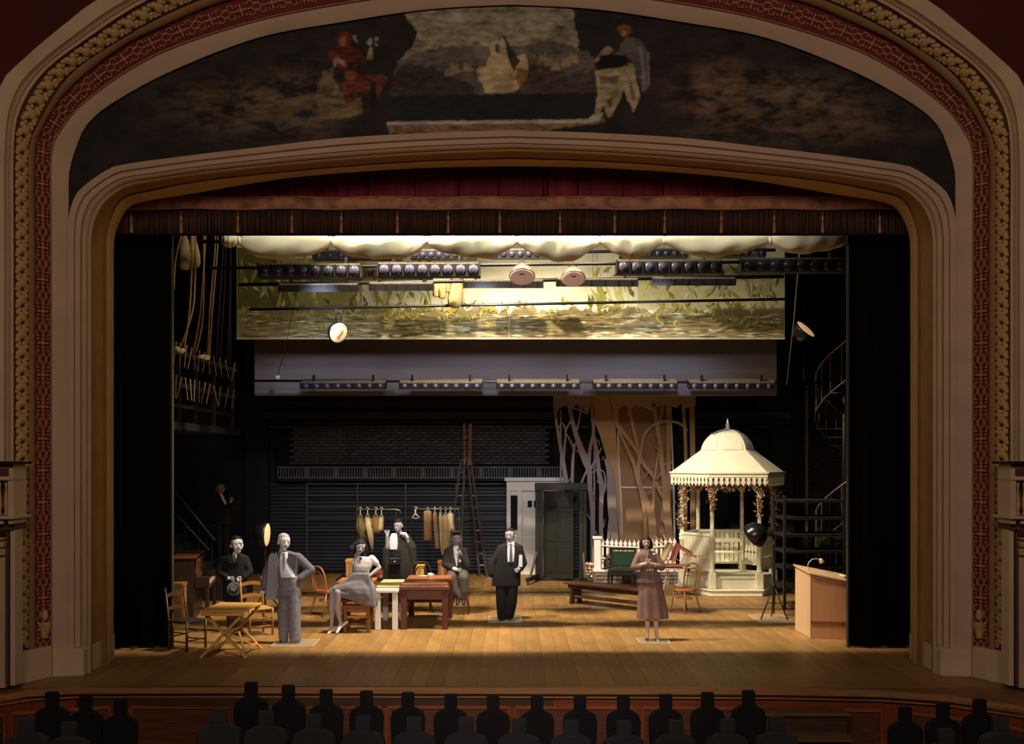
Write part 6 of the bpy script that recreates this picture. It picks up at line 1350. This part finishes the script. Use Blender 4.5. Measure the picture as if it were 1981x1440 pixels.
# ---- woman in gown waving
f = Fig('smiling woman in a dark gown waving, handbag before her, behind the tables', 771, 21.6); f.skin_mb = S = MB()
f.head(771, 1019, 25, -.35, .12, SKM, HAIRD, 'updo', lip=M('smile_white', (226,218,218), .4))
f.loft(S, [(771,1036,1,11,6),(771,1060,1,11,7),(771,1110,1,13,8)]); f.limb(S, [(766,1110,1),(766,1140,1),(766,1168,1)], [7,5,3.5]); f.limb(S, [(777,1110,1),(777,1140,1),(777,1168,1)], [7,5,3.5]); f.cap(S, (766,1169,0), (764,1170,-7), 2.6, 2); f.cap(S, (777,1169,0), (779,1170,-7), 2.6, 2)
f.limb(S, [(760,1040,1),(750,1060,-4),(750,1036,-9)], [5,4.2,3.2]); f.hand(S, 750, 1037, -9, -PI/2-.05, 15, .05, 1, 1.3); f.limb(S, [(784,1040,1),(793,1056,-2),(786,1038,-9)], [5,4,3.2]); f.hand(S, 787, 1038, -10, PI+.35, 11, .7, 1); finish(f, SKM)
c = MB(); f.loft(c, [(772,1032,2,8,5),(773,1036,2,16,8),(773,1046,2,20,10),(772,1062,2,24,11),(771,1080,2,28,12),(771,1100,2,30,13),(771,1130,2,29,13),(771,1162,2,30,13)], 2.4, 36, .06, 12)
f.limb(c, [(787,1042,1),(796,1060,0),(798,1092,2)], [8,10,9]); f.limb(c, [(758,1044,1),(748,1064,0),(746,1092,3)], [7,8,8]); f.part('gown', c, M('dark_gown', (44,42,38), .85, var=.25, scale=10), VOX)
c = MB(); f.loft(c, [(763,1032,0,5,8),(762,1040,0,8,11.6),(762,1052,0,9,12.6),(762,1063,0,8,12.9)], 4); f.part('white_blouse', c, SHIRT, .007)
c = MB(); f.loft(c, [(766,1063,1,12,12.4),(766,1070,1,13,13),(766,1098,1,15,14),(766,1164,1,15,13)], 3); f.part('dark_skirt', c, BLKW, VOX)
c = MB(); f.limb(c, [(778,1032,-10),(785,1033,-11),(789,1040,-9)], [3,3.6,3]); f.part('cuff', c, SHIRT, .007)
hb = thing('black_handbag', 'black handbag with pale clasp in front of the gowned woman', 'handbag', f.t.location+f.q(766,1092,-19)); B = loc_build(hb); s_ = f.s
B('body', MB().bb(-11*s_,11*s_,-.03,.05,0,13*s_), M('black_leather_bag', (26,24,24), .35, spec=.5), bev=.015); B('flap', MB().bb(-11*s_,11*s_,-.036,.05,9*s_,13.5*s_), M('black_leather_bag', (26,24,24), .35), bev=.01); B('clasp', MB().ell((0,-.04,7*s_), (.018,.012,.018), 10, 6), M('pale_clasp', (236,230,220), .3), True); B('frame', MB().bb(-9*s_,9*s_,-.04,-.034,13*s_,14*s_), G(130)); B('handle', MB().tube([(-7*s_,.01,13*s_),(-5*s_,.01,19*s_),(5*s_,.01,19*s_),(7*s_,.01,13*s_)], .008, 6), SHOE, True)
# ---- seated thoughtful man
f = Fig('man in a dark jacket sitting on a tall stool, hand at his chin', 886, DF(1188)); f.skin_mb = S = MB()
f.head(883, 1044, 26, .05, .03, SKM, HAIRD, 'short')
f.loft(S, [(882,1062,1,13,7),(882,1085,1,14,8),(883,1108,1,14,9)]); f.limb(S, [(874,1110,0),(873,1117,-16)], [9,8]); f.limb(S, [(897,1110,0),(898,1117,-16)], [9,8]); f.limb(S, [(873,1118,-16),(882,1142,-12),(889,1158,-10)], [7,5,3.6]); f.limb(S, [(898,1118,-16),(899,1142,-12),(897,1158,-10)], [7,5,3.6])
f.limb(S, [(868,1072,1),(862,1092,-3),(884,1101,-12)], [4.6,4.2,3.6]); f.hand(S, 884, 1101, -13, .0, 13, .6, 1); f.limb(S, [(896,1072,1),(902,1093,-5),(890,1068,-13)], [4.6,4,3.2]); f.hand(S, 890, 1068, -13, -PI*.62, 12, .8, 1); finish(f, SKD)
c = MB(); f.loft(c, [(883,1056,2,7,5),(882,1060,2,18,8),(882,1065,2,24,10),(882,1085,2,20,11),(883,1105,2,20,11.5),(883,1113,2,21,11.5)]); f.limb(c, [(866,1070,1),(861,1092,-3),(878,1100,-10)], [7.5,7,5.5]); f.limb(c, [(898,1070,1),(903,1094,-5),(893,1076,-12)], [7.5,7,5]); f.part('jacket', c, M('dark_jacket', (58,54,50), .85, var=.2, scale=18), VOX)
c = MB(); f.loft(c, [(882,1056,1,5,7),(882,1062,2,6.5,10),(883,1075,2,5.5,12.2),(884,1088,2,3,12.6),(884,1095,2,1,12.6)], 4); f.part('shirt_front', c, SHIRT)
c = MB(); f.poly(c, [(890,1076),(895,1079),(892,1087),(888,1086)], -13.6, 1); f.part('pocket_square', c, SHIRT)
c = MB(); f.cap(c, (879,1099.5,-13), (883,1101,-13.5), 4, 4); f.part('cuff', c, SHIRT, .006)
c = MB(); f.limb(c, [(875,1108,2),(873,1116,-16),(881,1142,-12),(888,1154,-10)], [11,10.5,9,7]); f.limb(c, [(896,1108,2),(898,1116,-16),(899,1142,-12),(898,1154,-10)], [11,10.5,9,7]); f.part('trousers', c, M('khaki_grey_trouser', (84,78,70), .85, var=.2, scale=14), VOX)
for x, e in ((888,-.25),(897,.15)): c = MB(); f.cap(c, (x,1158,-10), (x+e*8,1166,-20), 4.2, 3.4); f.part('shoe', c, SHOE, .007)
# ---- man in black suit
f = Fig('man in a black suit with grey tie, papers under his arm, standing at centre stage', 982, DF(1201)); f.skin_mb = S = MB()
f.head(987, 1037, 28, -.3, .1, SKM, HAIRD, 'short')
f.loft(S, [(987,1054,1,14,7),(985,1080,1,16,9),(982,1108,1,15,9),(981,1130,1,16,9)]); f.limb(S, [(972,1130,1),(970,1165,1),(971,1194,2)], [9,6.5,4.2]); f.limb(S, [(990,1130,1),(989,1165,1),(985,1194,2)], [9,6.5,4.2])
f.limb(S, [(972,1066,1),(955,1090,2),(950,1112,0)], [5,4.6,4]); f.hand(S, 949, 1112, 0, PI*.5-.05, 14, .6, -1); f.limb(S, [(1002,1066,1),(1011,1090,1),(1003,1101,-10)], [5,4.6,4]); f.hand(S, 1005, 1100, -11, PI-.35, 14, .7, -1); finish(f, SKM)
c = MB(); f.loft(c, [(988,1049,2,7,6),(988,1052,2,15,8),(987,1057,2,25,10),(986,1072,2,26,12),(983,1095,2,26,13),(980,1115,2,27,13.5),(979,1134,2,28,13.5)]); f.limb(c, [(970,1064,1),(954,1090,2),(951,1110,0)], [9,8.5,7.5]); f.limb(c, [(1004,1064,1),(1012,1090,1),(1007,1099,-6)], [8.5,8,6.5]); f.part('jacket', c, BLKW, VOX)
c = MB(); f.loft(c, [(988.5,1048,1,6,7.5),(988.5,1055,2,8,10.6),(988.5,1070,2,8.2,13.2),(988,1080,2,7.6,13.8),(988,1087,2,7,14.1)], 5); f.part('shirt_front', c, SHIRT, .007)
c = MB(); f.limb(c, [(988.5,1053,-8.6),(988.5,1068,-11.4),(988.5,1086,-12.4)], [2,2.6,3.2], .4); f.part('tie', c, G(88))
for e in (-1, 1): c = MB(); f.poly(c, [(988.5+e*2,1051),(988.5+e*7,1048),(988.5+e*6,1056)], -9.6, 1); f.part('collar', c, SHIRT)
c = MB(); f.limb(c, [(971,1126,2),(970,1165,1),(971,1194,2)], [12,10.5,9]); f.limb(c, [(991,1126,2),(990,1165,1),(986,1190,2)], [12,10.5,9]); f.part('trousers', c, M('black_trouser', (23,21,24), .85, var=.2), VOX)
c = MB(); shoe(f, c, 970, 1201, -.2, 11, 5); f.part('shoe', c, SHOE, VOX); c = MB(); shoe(f, c, 985, 1201, .1, 11, 5); f.part('shoe', c, SHOE, VOX)
pp_ = thing('paper_sheaf', 'white papers tucked under the arm of the man in the black suit', 'papers', f.t.location+f.q(1007,1084,-13)); B = loc_build(pp_); s_ = f.s
for k in range(3): B('sheet', MB().prism([(-4*s_,.004*k,-12*s_),(3.5*s_,.004*k,-12*s_),(3.5*s_,.004*k,9*s_),(1*s_,.004*k,12*s_),(-3*s_,.004*k,11*s_-k*.01)], (0,.003,0)), SHIRT)
acrylic(f, 945, 1009, 1195, 1206, 'clear base plate under the man in the black suit')
# ---- woman in brown
BRN = M('mauve_brown_wool', (120,92,84), .85, var=.10, scale=16); SKB = M('sepia_skin', (192,160,150), .6, var=.06)
f = Fig('woman in a mauve brown jacket and flared skirt, hands clasped, at front right', 1262, DF(1240)); f.skin_mb = S = MB()
f.head(1250, 1051, 25, -.08, .0, SKB, HAIRD, 'bob')
f.loft(S, [(1251,1068,1,12,6),(1252,1085,1,12,7),(1254,1103,1,10,7),(1256,1125,1,14,8)]); f.limb(S, [(1250,1130,1),(1252,1180,1),(1253,1228,2)], [8,6,3.4]); f.limb(S, [(1267,1130,1),(1268,1180,1),(1270,1228,1)], [8,6,3.4]); f.limb(S, [(1253,1226,2),(1252,1235,-3),(1251,1238,-9)], [3.4,3.2,2.4]); f.limb(S, [(1270,1226,1),(1271,1236,-4),(1272,1239,-11)], [3.4,3.2,2.4])
f.limb(S, [(1237,1080,1),(1228,1096,-3),(1248,1090,-12)], [4.6,4.2,3.4]); f.limb(S, [(1267,1080,1),(1278,1096,-3),(1258,1090,-12)], [4.6,4.2,3.4]); f.hand(S, 1248, 1091, -13, -PI*.42, 14, .35, 1, .6); f.hand(S, 1258, 1091, -13, -PI*.58, 14, .35, -1, .6); finish(f, SKB)
c = MB(); f.loft(c, [(1251,1065,2,6,5),(1251,1068,2,15,7),(1252,1073,2,23,9.5),(1252,1085,2,20,11),(1254,1097,1,17,10),(1255,1103,1,15.5,9.5),(1256,1110,1,19,11),(1257,1122,1,24,13),(1257,1128,1,25,13.5)]); f.limb(c, [(1235,1078,1),(1227,1097,-3),(1238,1096,-9)], [7.5,7.5,5.5]); f.limb(c, [(1269,1078,1),(1279,1097,-3),(1268,1095,-9)], [7.5,8,5.5]); f.part('jacket', c, BRN, VOX)
c = MB(); f.loft(c, [(1255,1100,1,16.4,10.6),(1255,1105,1,16.6,10.8)]); f.part('belt', c, M('brown_belt', (116,84,72), .5))
for x in (1251,1256,1261): c = MB(); c.ell(f.q(x,1102.5,-10.4), .016, 8, 6); f.part('buckle', c, M('pale_button', (236,220,206), .3))
c = MB(); f.loft(c, [(1256,1106,1,15,9),(1258,1126,1,22,12),(1260,1150,1,25,14),(1262,1175,1,28,15),(1263,1197,1,30,16.5)], 2.2, 72, .07, 9); f.part('skirt', c, BRN, .007)
c = MB(); f.poly(c, [(1246,1064),(1255,1064),(1251,1082)], -9.4, 1.2); f.part('neck_skin', c, SKB)
c = MB(); c.ell(f.q(1264,1072,-9), (.024,.014,.02), 8, 6); f.part('corsage', c, SHIRT)
for x, e, yy in ((1252,-.15,1240),(1271,.2,1242)):
    c = MB(); f.limb(c, [(x,yy-5,2),(x+e*3,yy-3.4,-4),(x+e*8,yy-2.2,-11)], [3.4,3.4,2.6]); f.cap(c, (x,yy-4,3), (x,yy-1,3), 1.6, 1.0); f.part('shoe', c, SHOE, .0065)
acrylic(f, 1237, 1297, 1237, 1247, 'clear base plate under the woman in brown')
# ---- dim man in the wing
f = Fig('dim man in evening dress standing on the platform in the left wing', 430, 24.6, .73); f.skin_mb = S = MB(); H = 24
f.head(426, 947, 24, .45, .05, M('sallow_skin', (150,136,100), .6), M('thin_grey_hair', (110,102,88), .7), 'bald')
f.loft(S, [(429,964,1,12,6),(430,990,1,12,7),(430,1010,1,12,8)]); f.limb(S, [(424,1010,1),(424,1040,1),(424,1074,1)], [7,5,3.5]); f.limb(S, [(436,1010,1),(437,1040,1),(438,1074,1)], [7,5,3.5]); f.limb(S, [(416,968,1),(412,990,1),(416,1010,-2)], [4.8,4,3.2]); f.hand(S, 416, 1010, -2, PI*.5, 11, .5, 1); f.limb(S, [(441,968,1),(450,984,-5),(449,970,-10)], [4.8,4,3]); f.hand(S, 449, 970, -10, -PI*.4, 11, .4, 1); finish(f, M('sallow_skin', (150,136,100), .6))
c = MB(); f.loft(c, [(428,959,1,6,5),(429,962,1,14,7),(429,967,1,20,9),(430,990,1,18,10),(430,1015,1,18,10)]); f.limb(c, [(414,970,1),(411,990,1),(415,1006,-1)], [7,6,5]); f.limb(c, [(443,970,1),(451,984,-4),(450,976,-8)], [7,6,5]); f.part('tailcoat', c, BLKW, VOX)
c = MB(); f.poly(c, [(428,955),(433,956),(441,974),(438,976),(432,966)], -10.6, 1.6); f.part('shirt_front', c, SHIRT)
c = MB(); f.limb(c, [(424,1012,1),(424,1045,1),(424,1074,1)], [9,7.5,6]); f.limb(c, [(436,1012,1),(437,1045,1),(438,1074,1)], [9,7.5,6]); f.part('trousers', c, BLKW, VOX)
for x, e in ((424,-.2),(438,.2)): c = MB(); shoe(f, c, x, f.by, e, 9, 4); f.part('shoe', c, SHOE, VOX)
acrylic(None, 1470, 1538, 1192, 1207, 'clear base plate under the tripod floodlight')
# ================================================================== AUDIENCE: card silhouettes in the stalls
SIL = M('black_card', (15,12,13), .9, var=.2, scale=6); SIL2 = M('slate_card', (44,42,46), .9, var=.15, scale=6)
def sil(px, py, d, lab, grp, mt, hw=12.5, sw=33):
    s = d/F; z1 = P(0,py,d).z; t = thing('audience_silhouette', lab, 'silhouette', (P(px,0,d).x, d, -1.0), group=grp); B = loc_build(t); h = z1+1.0; H = 33*s
    w1, w2 = hw*s, sw*s
    B('head', MB().prism([(-w1*.95,-.03,h-H-.02),(w1*.95,-.03,h-H-.02),(w1*.98,-.03,h-.03),(w1*.9,-.03,h),(-w1*.9,-.03,h),(-w1*.98,-.03,h-.03)], (0,.06,0)), mt, bev=.006)
    B('shoulders', MB().prism([(-w2*.86,-.045,.35),(w2*.86,-.045,.35),(w2,-.045,h-H-.10),(w2*.9,-.045,h-H-.03),(w2*.5,-.045,h-H+.015),(w1,-.045,h-H+.02),(-w1,-.045,h-H+.02),(-w2*.5,-.045,h-H+.015),(-w2*.9,-.045,h-H-.03),(-w2,-.045,h-H-.10)], (0,.09,0)), mt, bev=.008)
    B('stand', MB().bb(-w2*.6,w2*.6,-.12,.12,0,.36), mt, bev=.01)
r1 = [(101,1339),(166,1347),(233,1355),(486,1320),(558,1326),(631,1334),(709,1337),(789,1340),(872,1343),(954,1346),(1039,1347),(1122,1346),(1206,1346),(1288,1344),(1369,1340),(1448,1336),(1751,1368),(1824,1361),(1895,1353)]
r2 = [(-12,1416),(53,1389),(134,1397),(424,1371),(515,1376),(608,1382),(703,1385),(801,1388),(902,1388),(1004,1391),(1105,1393),(1207,1394),(1307,1393),(1407,1391),(1503,1388),(1829,1410),(1935,1388)]
for i, (x, y) in enumerate(r1): sil(x, y, 12.3-abs(x-990)*.0006, '%s from the left of the black silhouettes in the farther audience row' % ORD[i], 'black audience silhouettes', SIL)
for i, (x, y) in enumerate(r2): sil(x, y, 11.2-abs(x-990)*.0006, '%s from the left of the slate grey silhouettes in the nearer audience row' % ORD[i], 'slate audience silhouettes', SIL2, 15, 42)
